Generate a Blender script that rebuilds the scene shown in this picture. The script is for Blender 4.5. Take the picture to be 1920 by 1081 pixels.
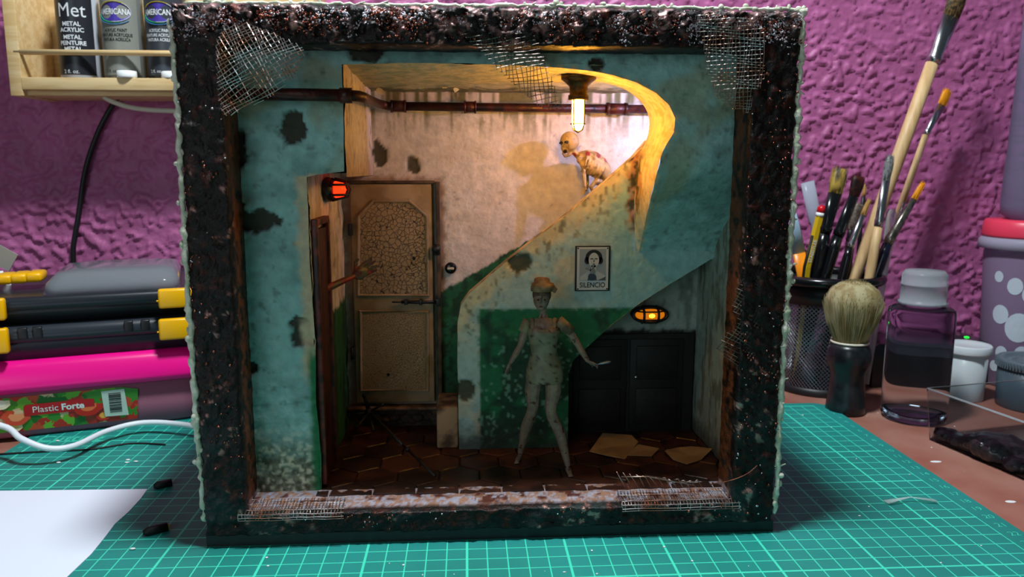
import bpy, bmesh, math, random
import numpy as np
from mathutils import Vector, Matrix, Euler
from mathutils.geometry import delaunay_2d_cdt

# everything below is written in centimetres and stored in metres (S)
S = 0.01
for o in list(bpy.data.objects): bpy.data.objects.remove(o)
sc = bpy.context.scene
COL = sc.collection
random.seed(7); RNG = np.random.RandomState(7)

# ------------------------------------------------------------------ camera, world, lights, exposure
FPX = 1433.25
CAM = Vector((-27.913, -58.077, 18.941)); CROT = Euler((1.414968, -0.0012105, -0.0598065), 'XYZ')
cd = bpy.data.cameras.new('camera'); cam = bpy.data.objects.new('camera', cd); COL.objects.link(cam)
cam.location = CAM * S; cam.rotation_euler = CROT
cd.sensor_width = 36; cd.lens = FPX / 1920 * 36; cd.clip_start = 0.01; cd.clip_end = 20
cd.dof.use_dof = True; cd.dof.focus_distance = 0.42; cd.dof.aperture_fstop = 14
sc.camera = cam
CM = CROT.to_matrix()

w = bpy.data.worlds.new('world'); sc.world = w; w.use_nodes = True
w.node_tree.nodes['Background'].inputs[0].default_value = (0.62, 0.78, 0.86, 1)
w.node_tree.nodes['Background'].inputs[1].default_value = 0.06

def light(name, kind, loc, power, col, size=1.0, target=None, spread=None):
    l = bpy.data.lights.new(name, kind); l.energy = power; l.color = col
    if kind == 'AREA':
        l.shape = 'DISK'; l.size = size * S
    else:
        l.shadow_soft_size = size * S
    o = bpy.data.objects.new(name, l); COL.objects.link(o); o.location = Vector(loc) * S
    if target is not None:
        o.rotation_euler = (Vector(target) - Vector(loc)).to_track_quat('-Z', 'Y').to_euler()
    return o
light('desk_lamp_light', 'AREA', (-26.5, -25.5, 82), 8.2, (0.90, 0.97, 1.0), 10, (-26.5, -10, 0))
light('hidden_led_light', 'POINT', (-14.7, -14.0, 22.9), 0.33, (0.60, 0.56, 1.0), 0.12)
light('front_fill_light', 'AREA', (-75, -125, 38), 2.2, (0.80, 0.95, 1.0), 60, (-27, -15, 10))  # fill light added behind the camera to lift the diorama front
sc.view_settings.view_transform = 'Standard'; sc.view_settings.look = 'None'
sc.view_settings.gamma = 1; sc.view_settings.exposure = 0.0; sc.view_settings.use_curve_mapping = False

# ------------------------------------------------------------------ helpers
def ray(u, v): return CM @ Vector(((u - 960) / FPX, (540.5 - v) / FPX, -1.0))
def at(u, v, y):                       # point of the photograph on the plane of depth y
    d = ray(u, v); return CAM + d * ((y - CAM.y) / d.y)
def onz(u, v, z):                      # point of the photograph on the height z
    d = ray(u, v); return CAM + d * ((z - CAM.z) / d.z)

def lin(c):
    if isinstance(c, str):
        c = tuple(int(c[i:i+2], 16) / 255 for i in (0, 2, 4))
    return tuple((x / 12.92 if x <= 0.04045 else ((x + 0.055) / 1.055) ** 2.4) for x in c[:3])

def _h(ix, iy, iz, s):
    n = (ix * 374761393 + iy * 668265263 + iz * 1442695041 + s * 97531) & 0xffffffff
    n = ((n ^ (n >> 13)) * 1274126177) & 0xffffffff
    return ((n ^ (n >> 16)) & 0xffff) / 65535.0
def vnoise(x, y, z, s=0):
    x = np.asarray(x, float); y = np.asarray(y, float) + 0 * x; z = np.asarray(z, float) + 0 * x
    xi = np.floor(x).astype(np.int64); yi = np.floor(y).astype(np.int64); zi = np.floor(z).astype(np.int64)
    xf = x - xi; yf = y - yi; zf = z - zi
    u = xf * xf * (3 - 2 * xf); v = yf * yf * (3 - 2 * yf); w_ = zf * zf * (3 - 2 * zf)
    r = 0
    for a in (0, 1):
        for b in (0, 1):
            for c in (0, 1):
                r = r + _h(xi + a, yi + b, zi + c, s) * (u if a else 1 - u) * (v if b else 1 - v) * (w_ if c else 1 - w_)
    return r
def fbm(x, y, z, s=0, o=4):
    r = 0; a = 0.5; t = 0
    x = np.asarray(x, float); y = np.asarray(y, float); z = np.asarray(z, float)
    for i in range(o):
        r = r + a * vnoise(x, y, z, s + i * 17); t += a; a *= 0.5; x = x * 2.03; y = y * 2.03; z = z * 2.03
    return r / t
def sstep(a, b, x):
    t = np.clip((x - a) / (b - a), 0, 1); return t * t * (3 - 2 * t)

class Mat:
    pass
def nodes(name):
    m = bpy.data.materials.new(name); m.use_nodes = True
    nt = m.node_tree; b = nt.nodes['Principled BSDF']
    return m, nt, b
def N(nt, t, **k):
    n = nt.nodes.new(t)
    for a, v in k.items():
        if a in ('operation', 'blend_type', 'feature', 'data_type', 'noise_dimensions', 'wave_type', 'bands_direction', 'attribute_name', 'distance', 'interpolation_type'):
            setattr(n, a, v)
        else:
            n.inputs[a].default_value = v
    return n
def mk(name, c, rough=0.5, metal=0.0, c2=None, ns=1.0, bump=0.0, bs=1.0, trans=0.0, emit=None, es=0.0, ior=1.45, alpha=None, coat=0.0, stretch=None, sheen=0, c2lo=0.4, c2hi=0.6, sss=0.0):
    """plain procedural material: colour c, mottled with c2 at feature size ns cm, bump of feature size bs cm"""
    m, nt, b = nodes(name); L = nt.links.new
    b.inputs['Base Color'].default_value = (*lin(c), 1); b.inputs['Roughness'].default_value = rough
    b.inputs['Metallic'].default_value = metal; b.inputs['IOR'].default_value = ior
    b.inputs['Transmission Weight'].default_value = trans; b.inputs['Coat Weight'].default_value = coat
    if sss: b.inputs['Subsurface Weight'].default_value = sss; b.inputs['Subsurface Scale'].default_value = 0.002
    if alpha is not None: b.inputs['Alpha'].default_value = alpha
    tc = N(nt, 'ShaderNodeTexCoord'); vec = tc.outputs['Object']
    if stretch:
        mp = N(nt, 'ShaderNodeMapping', Scale=stretch); L(vec, mp.inputs[0]); vec = mp.outputs[0]
    if c2 is not None:
        n = N(nt, 'ShaderNodeTexNoise', Scale=100 / ns, Detail=5.0); L(vec, n.inputs['Vector'])
        mr = N(nt, 'ShaderNodeMapRange', **{'From Min': c2lo, 'From Max': c2hi}); L(n.outputs[0], mr.inputs[0])
        mx = N(nt, 'ShaderNodeMix', data_type='RGBA'); L(mr.outputs[0], mx.inputs[0])
        mx.inputs[6].default_value = (*lin(c), 1); mx.inputs[7].default_value = (*lin(c2), 1)
        L(mx.outputs[2], b.inputs['Base Color'])
    if bump:
        n = N(nt, 'ShaderNodeTexNoise', Scale=100 / bs, Detail=4.0); L(vec, n.inputs['Vector'])
        bp = N(nt, 'ShaderNodeBump', Strength=1.0, Distance=bump * S); L(n.outputs[0], bp.inputs['Height']); L(bp.outputs[0], b.inputs['Normal'])
    if emit:
        b.inputs['Emission Color'].default_value = (*lin(emit), 1); b.inputs['Emission Strength'].default_value = es
    return m
def vmat(name, rough=0.7, rough2=0.3, bump=0.03, bs=0.3, spec=0.5, ns=None):
    """paint read from the mesh's colour attribute; its alpha says how metallic the pigment is"""
    m, nt, b = nodes(name); L = nt.links.new
    a = N(nt, 'ShaderNodeAttribute', attribute_name='Col')
    tc = N(nt, 'ShaderNodeTexCoord')
    n2 = N(nt, 'ShaderNodeTexNoise', Scale=100 / 0.5, Detail=6.0); L(tc.outputs['Object'], n2.inputs['Vector'])
    mr = N(nt, 'ShaderNodeMapRange', **{'From Min': 0.3, 'From Max': 0.7, 'To Min': 0.82, 'To Max': 1.1}); L(n2.outputs[0], mr.inputs[0])
    mu = N(nt, 'ShaderNodeVectorMath', operation='SCALE'); L(a.outputs['Color'], mu.inputs[0]); L(mr.outputs[0], mu.inputs['Scale'])
    L(mu.outputs[0], b.inputs['Base Color']); L(a.outputs['Alpha'], b.inputs['Metallic'])
    m2 = N(nt, 'ShaderNodeMapRange', **{'To Min': rough, 'To Max': rough2}); L(a.outputs['Alpha'], m2.inputs[0]); L(m2.outputs[0], b.inputs['Roughness'])
    b.inputs['Specular IOR Level'].default_value = spec
    n = N(nt, 'ShaderNodeTexNoise', Scale=100 / bs, Detail=5.0); L(tc.outputs['Object'], n.inputs['Vector'])
    bp = N(nt, 'ShaderNodeBump', Strength=1.0, Distance=bump * S); L(n.outputs[0], bp.inputs['Height']); L(bp.outputs[0], b.inputs['Normal'])
    return m

def wloc(o):
    p = Vector((0, 0, 0))
    while o is not None: p = p + o.location; o = o.parent
    return p / S
def finish(name, me, mat, parent=None, loc=None, label=None, cat=None, group=None, kind=None):
    o = bpy.data.objects.new(name, me); COL.objects.link(o)
    if mat: me.materials.append(mat)
    if parent is not None: o.parent = parent
    if label: o['label'] = label
    if cat: o['category'] = cat
    if group: o['group'] = group
    if kind: o['kind'] = kind
    return o
def thing(name, loc, label, cat, group=None, rz=0):
    o = bpy.data.objects.new(name, None); COL.objects.link(o); o.location = Vector(loc) * S
    o.rotation_euler.z = rz; o.empty_display_size = 0.01
    o['label'] = label; o['category'] = cat
    if group: o['group'] = group
    return o
def np_mesh(name, V, F, origin, smooth=True, colors=None):
    V = (np.asarray(V, float) - np.array(origin, float)) * S
    me = bpy.data.meshes.new(name)
    me.from_pydata([tuple(v) for v in V.tolist()], [], F)
    if smooth: me.polygons.foreach_set('use_smooth', [True] * len(me.polygons))
    if colors is not None:
        ca = me.color_attributes.new(name='Col', type='FLOAT_COLOR', domain='POINT')
        ca.data.foreach_set('color', np.asarray(colors, np.float32).ravel())
    me.update(); return me

class MB:
    def __init__(s): s.v = []; s.f = []; s.sm = []
    def add(s, vs, fs, smooth=False):
        b = len(s.v); s.v += [Vector(x) for x in vs]; s.f += [tuple(i + b for i in f) for f in fs]; s.sm += [smooth] * len(fs); return s
    def merge(s, o, M=None):
        s2 = [(M @ v) if M is not None else v for v in o.v]; b = len(s.v); s.v += s2; s.f += [tuple(i + b for i in f) for f in o.f]; s.sm += o.sm; return s
    def box(s, c, d, rot=None, bev=0.0):
        bm = bmesh.new(); bmesh.ops.create_cube(bm, size=1)
        for v in bm.verts: v.co = Vector((v.co.x * d[0], v.co.y * d[1], v.co.z * d[2]))
        if bev > 0: bmesh.ops.bevel(bm, geom=list(bm.edges), offset=bev, segments=2, affect='EDGES', profile=0.5)
        R = rot.to_matrix() if isinstance(rot, Euler) else (rot if rot is not None else Matrix.Identity(3))
        bm.verts.index_update()
        s.add([R @ v.co + Vector(c) for v in bm.verts], [[v.index for v in f.verts] for f in bm.faces], bev > 0); bm.free(); return s
    def tube(s, pts, r, n=10, cap=True, flat=1.0, up=None, smooth=True, closed=False):
        pts = [Vector(p) for p in pts]; m = len(pts)
        rs = r if isinstance(r, (list, tuple)) else [r] * m
        fl = flat if isinstance(flat, (list, tuple)) else [flat] * m
        t0 = (pts[1] - pts[0]).normalized()
        upv = Vector(up) if up is not None else (Vector((0, 0, 1)) if abs(t0.z) < 0.9 else Vector((0, 1, 0)))
        vs = []; prev = None
        for i, p in enumerate(pts):
            if closed: t = (pts[(i + 1) % m] - pts[i - 1])
            else: t = pts[min(i + 1, m - 1)] - pts[max(i - 1, 0)]
            t = t.normalized() if t.length > 1e-9 else t0
            if prev is None: a = t.cross(upv); a = a.normalized() if a.length > 1e-6 else t.orthogonal().normalized()
            else:
                a = prev - t * prev.dot(t); a = a.normalized() if a.length > 1e-6 else t.orthogonal().normalized()
            prev = a; b = a.cross(t)
            for k in range(n):
                q = 2 * math.pi * k / n
                vs.append(p + a * (math.cos(q) * rs[i]) + b * (math.sin(q) * rs[i] * fl[i]))
        fs = []
        for i in range(m if closed else m - 1):
            for k in range(n):
                j = (i + 1) % m
                fs.append((i * n + k, i * n + (k + 1) % n, j * n + (k + 1) % n, j * n + k))
        if cap and not closed:
            fs.append(tuple(range(n))[::-1]); fs.append(tuple((m - 1) * n + k for k in range(n)))
        return s.add(vs, fs, smooth)
    def lathe(s, prof, c=(0, 0, 0), n=32, sx=1.0, sy=1.0, smooth=True, cap=True, M=None):
        c = Vector(c); vs = []
        for r, z in prof:
            for k in range(n):
                q = 2 * math.pi * k / n
                p = Vector((r * math.cos(q) * sx, r * math.sin(q) * sy, z))
                vs.append((M @ p if M is not None else p) + c)
        m = len(prof); fs = []
        for i in range(m - 1):
            for k in range(n): fs.append((i * n + k, i * n + (k + 1) % n, (i + 1) * n + (k + 1) % n, (i + 1) * n + k))
        if cap: fs.append(tuple(range(n))[::-1]); fs.append(tuple((m - 1) * n + k for k in range(n)))
        return s.add(vs, fs, smooth)
    def ball(s, c, r, sc_=(1, 1, 1), n=10, M=None):
        prof = [(max(1e-4, math.sin(math.pi * i / n)) , -math.cos(math.pi * i / n)) for i in range(n + 1)]
        q = MB().lathe(prof, n=max(8, int(n * 1.5)), cap=False)
        for v in q.v:
            p = Vector((v.x * r * sc_[0], v.y * r * sc_[1], v.z * r * sc_[2]))
            v[:] = (M @ p if M is not None else p) + Vector(c)
        return s.merge(q)
    def prism(s, poly, y0, y1, axis='y', smooth=False):
        """polygon in xz (axis y) or xy (axis z), extruded between y0 and y1"""
        n = len(poly)
        f = (lambda a, b, t: (a, t, b)) if axis == 'y' else (lambda a, b, t: (a, b, t))
        vs = [f(a, b, y0) for a, b in poly] + [f(a, b, y1) for a, b in poly]
        fs = [tuple(range(n)), tuple(range(2 * n - 1, n - 1, -1))] + [(i, i + n, (i + 1) % n + n, (i + 1) % n) for i in range(n)]
        return s.add(vs, fs, smooth)
    def loft(s, rings, smooth=True, cap=True):
        n = len(rings[0]); vs = [p for r in rings for p in r]; m = len(rings)
        fs = [(i * n + k, i * n + (k + 1) % n, (i + 1) * n + (k + 1) % n, (i + 1) * n + k) for i in range(m - 1) for k in range(n)]
        if cap: fs.append(tuple(range(n))[::-1]); fs.append(tuple((m - 1) * n + k for k in range(n)))
        return s.add(vs, fs, smooth)
    def build(s, name, mat, parent=None, origin=None, **kw):
        if parent is not None: og = wloc(parent)
        elif origin is not None: og = Vector(origin)
        else:
            lo = [min(v[i] for v in s.v) for i in range(3)]; hi = [max(v[i] for v in s.v) for i in range(3)]
            og = Vector(((lo[0] + hi[0]) / 2, (lo[1] + hi[1]) / 2, lo[2]))
        me = bpy.data.meshes.new(name)
        me.from_pydata([((v - og) * S)[:] for v in s.v], [], s.f)
        me.polygons.foreach_set('use_smooth', s.sm)
        bm = bmesh.new(); bm.from_mesh(me); bmesh.ops.recalc_face_normals(bm, faces=bm.faces); bm.to_mesh(me); bm.free()
        o = finish(name, me, mat, parent, **kw)
        if parent is None: o.location = og * S
        return o

def crv(pts, k=6):
    """smooth path through the points"""
    P = [Vector(p) for p in pts]; out = []
    for i in range(len(P) - 1):
        a = P[max(i - 1, 0)]; b = P[i]; c = P[i + 1]; d = P[min(i + 2, len(P) - 1)]
        for j in range(k):
            t = j / k
            out.append(0.5 * ((2 * b) + (c - a) * t + (2 * a - 5 * b + 4 * c - d) * t * t + (3 * b - a - 3 * c + d) * t ** 3))
    out.append(P[-1]); return out

def text_geo(body, size, align='CENTER', ext=0.0, sx=1.0, bold=0.0):
    cu = bpy.data.curves.new('t', 'FONT'); cu.body = body; cu.size = size; cu.align_x = align; cu.extrude = ext; cu.offset = bold; cu.resolution_u = 3
    o = bpy.data.objects.new('t', cu); COL.objects.link(o)
    bpy.context.view_layer.update()
    e = o.evaluated_get(bpy.context.evaluated_depsgraph_get()); me = e.to_mesh()
    vs = [Vector((v.co.x * sx, v.co.y, v.co.z)) for v in me.vertices]; fs = [tuple(p.vertices) for p in me.polygons]
    e.to_mesh_clear(); bpy.data.objects.remove(o); bpy.data.curves.remove(cu)
    q = MB(); q.add(vs, fs); return q
def put_text(body, size, fn, **k):
    """text laid on a surface: fn maps (x, y) of the lettering to a point"""
    q = text_geo(body, size, **k)
    for v in q.v: v[:] = fn(v.x, v.y)
    return q

def remeshed(mb, voxel, smooth=2, origin=(0, 0, 0)):
    """one continuous skin grown over overlapping tapered shapes"""
    me = bpy.data.meshes.new('r'); me.from_pydata([(v - Vector(origin))[:] for v in mb.v], [], mb.f)
    o = bpy.data.objects.new('r', me); COL.objects.link(o)
    md = o.modifiers.new('r', 'REMESH'); md.mode = 'VOXEL'; md.voxel_size = voxel; md.use_smooth_shade = True
    ms = o.modifiers.new('s', 'SMOOTH'); ms.iterations = smooth; ms.factor = 0.5
    bpy.context.view_layer.update()
    e = o.evaluated_get(bpy.context.evaluated_depsgraph_get()); r = bpy.data.meshes.new_from_object(e)
    bpy.data.objects.remove(o); bpy.data.meshes.remove(me)
    n = len(r.vertices); V = np.empty(n * 3); r.vertices.foreach_get('co', V); V = V.reshape(-1, 3)
    return r, V
def skin(name, mb, voxel, mat, parent, color_fn=None, smooth=2, **kw):
    og = wloc(parent) if parent is not None else Vector(kw.pop('origin'))
    r, V = remeshed(mb, voxel, smooth, og)
    r.name = name
    r.vertices.foreach_set('co', (V * S).ravel())
    if color_fn is not None:
        ca = r.color_attributes.new(name='Col', type='FLOAT_COLOR', domain='POINT')
        ca.data.foreach_set('color', color_fn(V + np.array(og)).astype(np.float32).ravel())
    r.polygons.foreach_set('use_smooth', [True] * len(r.polygons)); r.update()
    o = finish(name, r, mat, parent, **kw)
    if parent is None: o.location = og * S
    return o
def mixc(c, d, t):
    t = np.asarray(t)[..., None]; return c * (1 - t) + np.asarray(d) * t
def flatc(n, c, a=0.0):
    r = np.ones((n, 4)); r[:, :3] = lin(c); r[:, 3] = a; return r
L4 = lambda c, a=0.0: np.array([*lin(c), a])

def sheet(name, poly, step, pos, colr, mat, parent, jitter=0.25, **kw):
    """dense sheet over a polygon in (a, b); pos gives the 3-D points, colr the paint"""
    def inside(px, py):
        r = np.zeros(len(px), bool); n = len(poly)
        for i in range(n):
            x1, y1 = poly[i]; x2, y2 = poly[(i + 1) % n]
            c = ((y1 > py) != (y2 > py))
            with np.errstate(divide='ignore', invalid='ignore'):
                xx = (x2 - x1) * (py - y1) / (y2 - y1 + 1e-12) + x1
            r ^= c & (px < xx)
        return r
    B = []
    for i in range(len(poly)):
        a = np.array(poly[i]); b = np.array(poly[(i + 1) % len(poly)]); d = np.linalg.norm(b - a); k = max(1, int(d / step))
        for j in range(k): B.append(a + (b - a) * j / k)
    B = np.array(B); lo = B.min(0); hi = B.max(0)
    gx, gy = np.meshgrid(np.arange(lo[0] + step / 2, hi[0], step), np.arange(lo[1] + step / 2, hi[1], step))
    P = np.c_[gx.ravel(), gy.ravel()]; P += (RNG.rand(*P.shape) - 0.5) * step * jitter
    P = P[inside(P[:, 0], P[:, 1])]
    # drop points too near the outline
    keep = np.ones(len(P), bool)
    for ch in range(0, len(B), 200):
        d2 = ((P[:, None, :] - B[None, ch:ch + 200, :]) ** 2).sum(2).min(1); keep &= d2 > (0.45 * step) ** 2
    P = P[keep]
    A = np.r_[B, P]; n = len(B)
    vs, _, fs, *_ = delaunay_2d_cdt([Vector(p) for p in A.tolist()], [], [list(range(n))], 1, 1e-6)
    q = np.array([[v.x, v.y] for v in vs])
    X = pos(q[:, 0], q[:, 1])
    me = np_mesh(name, X, [tuple(f) for f in fs], wloc(parent), True, colr(X))
    return finish(name, me, mat, parent, **kw)
def grid(name, A, B, pos, colr, mat, parent=None, origin=(0, 0, 0), **kw):
    a, b = np.meshgrid(A, B); X = pos(a.ravel(), b.ravel()); na, nb = len(A), len(B)
    i = (np.arange(nb - 1)[:, None] * na + np.arange(na - 1)[None]).ravel()
    F = np.c_[i, i + 1, i + na + 1, i + na].tolist()
    og = wloc(parent) if parent is not None else origin
    me = np_mesh(name, X, F, og, True, colr(X) if colr else None)
    o = finish(name, me, mat, parent, **kw)
    if parent is None: o.location = Vector(og) * S
    return o
def ribbon(name, P0, P1, k, colr, mat, parent, wob=0.03, **kw):
    """strip of k rows between two matching polylines"""
    P0 = np.array([tuple(p) for p in P0]); P1 = np.array([tuple(p) for p in P1]); n = len(P0)
    X = np.concatenate([P0 * (1 - t) + P1 * t for t in np.linspace(0, 1, k)])
    if wob:
        nz = fbm(X[:, 0] * 2, X[:, 1] * 2, X[:, 2] * 2, 5, 3) - 0.5
        X[n:-n] += (nz[:, None] * wob * 2)[n:-n]
    i = (np.arange(k - 1)[:, None] * n + np.arange(n - 1)[None]).ravel()
    me = np_mesh(name, X, np.c_[i, i + 1, i + n + 1, i + n].tolist(), wloc(parent), True, colr(X))
    return finish(name, me, mat, parent, **kw)
def densify(pts, step):
    out = []
    for a, b in zip(pts[:-1], pts[1:]):
        a = Vector(a); b = Vector(b); k = max(1, int((b - a).length / step))
        out += [a + (b - a) * j / k for j in range(k)]
    return out + [Vector(pts[-1])]

# ------------------------------------------------------------------ materials
M_paint = vmat('old_plaster_paint', 0.75, 0.4, 0.05, 0.25)
M_rust = vmat('rusted_black_frame', 0.5, 0.3, 0.05, 0.12, 0.3)
M_fig = vmat('painted_figure', 0.5, 0.3, 0.012, 0.1)
M_blk = mk('black_plastic', '16181b', 0.45)
M_blkg = mk('black_gloss', '101214', 0.2)
M_copper = mk('copper_crust', 'b06a58', 0.32, 0.85, '5a2c20', 0.8)
M_silver = mk('silver_crust', 'dcdce8', 0.35, 0.6, 'b8a4aa', 0.8)
M_glue = mk('dried_glue', 'dadccb', 0.55, 0, 'b4bba2', 0.6, 0.05, 0.2)
M_wire = mk('steel_wire', 'b0b2b8', 0.28, 1.0)
M_wirec = mk('rusted_wire', 'b4826a', 0.35, 1.0, 'cfc8c8', 1.2)
M_wired = mk('dark_wire', '4a3c36', 0.35, 1.0, 'a09088', 0.9)
M_pipe = mk('rusted_pipe', '4a1c14', 0.4, 0.2, '200c0a', 0.8, 0.03, 0.2)
M_brown = mk('rust_brown_wood', '4a1a14', 0.45, 0, '1c0c0a', 0.8, 0.03, 0.3)
M_dark = mk('shade_darkened_wood', '0c0a09', 0.6, 0, '14110f', 1.0, 0.02, 0.4)  # dark wood, blackened further to carry the shade of the alcove
M_white = mk('white_plastic', 'e8ecec', 0.35)
M_yellow = mk('yellow_plastic', 'f2b400', 0.35)
M_wood = mk('pale_pine', 'e2c796', 0.55, 0, 'd2b07a', 0.5, 0.01, 0.3, stretch=(0.12, 1, 1))
M_handle = mk('raw_wood_handle', 'd9b98a', 0.5, 0, 'c8a473', 0.4, stretch=(1, 1, 0.15))
M_chrome = mk('brushed_metal', 'c4c8cc', 0.25, 1.0)
M_clear = mk('clear_plastic', 'f4f8ff', 0.05, 0, trans=1.0, ior=1.12)
M_milky = mk('milky_plastic', 'd0dae0', 0.25, 0, trans=0.7, ior=1.15)
M_black = mk('black_ink', '0c0c0c', 0.6)
M_ink = mk('pale_ink', 'dde2e6', 0.5)

# ------------------------------------------------------------------ the room: stuccoed wall, table, mat
def stucco_pos(a, b):
    h = fbm(a * 2.0 + 1.8 * fbm(a * 1.1, 0, b * 1.1, 51, 2), 0 * a, b * 2.5 + 1.8 * fbm(a * 1.1, 5, b * 1.1, 61, 2), 3, 2)
    h2 = fbm(a * 0.25, 0, b * 0.25, 9, 2)
    y = 11.2 - 0.20 * sstep(0.54, 0.66, h) * (0.5 + 0.8 * h2) - 0.10 * fbm(a * 4, 0, b * 4, 23, 2)
    return np.c_[a, y, b]
M_wall = mk('purple_stucco', 'b46296', 0.5, 0, 'a85a8a', 3.0, 0.03, 0.25)
wall = grid('wall_back', np.arange(-82, 42, 0.17), np.arange(-0.3, 40, 0.17), stucco_pos, None, M_wall, None, (-20, 11.2, 0), kind='structure')
q = MB(); q.box((-20, 11.9, 60), (420, 0.4, 130)); q.build('wall_backing', M_wall, wall)

M_table = mk('table_laminate', '9a6050', 0.45, 0, 'b08474', 5.0, 0.004, 0.5, c2lo=0.35, c2hi=0.7)
tb = MB(); tb.box((-24, -32, -1.75), (260, 87, 3.0), bev=0.15)
table = tb.build('table', M_table, None, (-24, -32, -3.25), label='reddish-brown laminate worktop dusted with white specks, under everything', cat='table')

def mat_shader():
    m, nt, b = nodes('cutting_mat_print'); L = nt.links.new
    tc = N(nt, 'ShaderNodeTexCoord'); sp = N(nt, 'ShaderNodeSeparateXYZ'); L(tc.outputs['Object'], sp.inputs[0])
    def mth(op, a, b_=None, c=None):
        n = N(nt, 'ShaderNodeMath', operation=op)
        for i, x in enumerate((a, b_, c)):
            if x is None: continue
            if isinstance(x, (int, float)): n.inputs[i].default_value = x
            else: L(x, n.inputs[i])
        return n.outputs[0]
    def lines(sock, off5, lo, hi):
        cmv = mth('MULTIPLY', sock, 100.0)
        d1 = mth('ABSOLUTE', mth('SUBTRACT', cmv, mth('ROUND', cmv)))
        s5 = mth('DIVIDE', mth('ADD', cmv, off5), 5.0)
        d5 = mth('MULTIPLY', mth('ABSOLUTE', mth('SUBTRACT', s5, mth('ROUND', s5))), 5.0)
        l1 = mth('LESS_THAN', d1, 0.030); l5 = mth('LESS_THAN', d5, 0.062)
        return mth('MAXIMUM', l1, l5)
    gx = lines(sp.outputs[0], 3.0, 0, 0); gy = lines(sp.outputs[1], 0.0, 0, 0)
    cx = mth('MULTIPLY', sp.outputs[0], 100.0); cy = mth('MULTIPLY', sp.outputs[1], 100.0)
    ins = mth('MULTIPLY', mth('MULTIPLY', mth('GREATER_THAN', cx, -58.06), mth('LESS_THAN', cx, 0.06)), mth('MULTIPLY', mth('GREATER_THAN', cy, -43.06), mth('LESS_THAN', cy, 0.06)))
    msk = mth('MULTIPLY', mth('MAXIMUM', gx, gy), ins)
    n = N(nt, 'ShaderNodeTexNoise', Scale=12.0, Detail=6.0); L(tc.outputs['Object'], n.inputs['Vector'])
    mr = N(nt, 'ShaderNodeMapRange', **{'From Min': 0.35, 'From Max': 0.7}); L(n.outputs[0], mr.inputs[0])
    mx = N(nt, 'ShaderNodeMix', data_type='RGBA'); L(mr.outputs[0], mx.inputs[0])
    mx.inputs[6].default_value = (*lin('167c74'), 1); mx.inputs[7].default_value = (*lin('1e8c86'), 1)
    m2 = N(nt, 'ShaderNodeMix', data_type='RGBA'); L(msk, m2.inputs[0]); L(mx.outputs[2], m2.inputs[6]); m2.inputs[7].default_value = (*lin('3fd8b8'), 1)
    L(m2.outputs[2], b.inputs['Base Color']); b.inputs['Roughness'].default_value = 0.5
    n = N(nt, 'ShaderNodeTexNoise', Scale=500.0, Detail=3.0); L(tc.outputs['Object'], n.inputs['Vector'])
    bp = N(nt, 'ShaderNodeBump', Strength=0.5, Distance=0.0002); L(n.outputs[0], bp.inputs['Height']); L(bp.outputs[0], b.inputs['Normal'])
    return m
def rrect(x0, z0, x1, z1, r, n=6):
    out = []
    for cx, cz, a0 in ((x1 - r, z1 - r, 0), (x0 + r, z1 - r, 90), (x0 + r, z0 + r, 180), (x1 - r, z0 + r, 270)):
        for i in range(n + 1):
            a = math.radians(a0 + 90 * i / n); out.append((cx + r * math.cos(a), cz + r * math.sin(a)))
    return out
cmat = MB(); cmat.prism(rrect(-59.1, -44.2, 1.35, 0.75, 1.4), -0.25, 0.0, 'z')
cutting = cmat.build('cutting_mat', mat_shader(), None, (0, 0, 0), label='large green cutting mat with printed centimetre grid lying on the table', cat='mat')
M_matink = mk('mat_print_ink', '3fc8ac', 0.5)
q = MB()
for k in range(1, 41):
    q.merge(put_text(str(k), 0.62, lambda x, y, k=k: (x + 0.72, y - k - 0.22, 0.012)))
    q.merge(put_text(str(k), 0.62, lambda x, y, k=k: (x - 58.55, y - k - 0.22, 0.012)))
ct = onz(128, 826, 0)
q.merge(put_text('Cutting', 1.5, lambda x, y: (ct.x + x, ct.y + y, 0.012), bold=0.02))
q.build('printed_numbers', M_matink, cutting, label='pale green printed numbers and word along the mat edges', kind='stuff')
# loose specks on mat and table
q = MB()
for i in range(75):
    if i < 28: x, y, z = random.uniform(-40, 0), random.uniform(-26, -21.9), 0.0
    elif i < 48: x, y, z = random.uniform(-10, 0), random.uniform(-22, -2), 0.0
    else: x, y, z = random.uniform(2.6, 16), random.uniform(-20, 6), -0.25
    r = random.uniform(0.018, 0.06); q.ball((x, y, z + r * 0.52), r, (random.uniform(.6, 1.6), random.uniform(.6, 1.6), 0.5), 4)
for (u, v) in ((108, 827), (110, 868), (240, 863), (238, 868), (255, 866), (249, 1030)):
    p = onz(u, v, 0); q.ball((p.x, p.y, 0.06), 0.12, (1.3, 0.7, 0.4), 5)
q.build('crumbs', M_white, None, (-10, -15, 0), label='tiny white crumbs of plaster scattered over the mat and table', cat='crumbs', kind='stuff')
q = MB()
for (u, v, a, l) in ((1895, 940, 0.1, 1.0), (1755, 865, 0.2, 1.2), (1738, 935, 0.4, .9)):
    p = onz(u, v, -0.25); q.ball((p.x, p.y, -0.24), 0.22, (l * 1.6, 0.8, 0.08), 6)
q.build('plaster_smear', M_white, None, (5, -15, -0.25), label='white dried smears on the brown table right of the green mat', cat='smear', kind='stuff')
# sliver of cellophane on the mat
p0 = onz(1660, 944, 0); p1 = onz(1755, 941, 0)
q = MB(); q.tube([p0 + Vector((0, 0, .12)), p0.lerp(p1, .5) + Vector((0, .15, .3)), p1 + Vector((0, 0, .1))], [0.28, 0.07, 0.3], 6, flat=0.12)
q.build('cellophane_scrap', mk('cellophane', 'd8eeec', 0.15, 0, trans=0.5, ior=1.1, alpha=0.6), None, label='small twisted sliver of clear cellophane on the green mat right of the diorama', cat='scrap')

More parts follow.
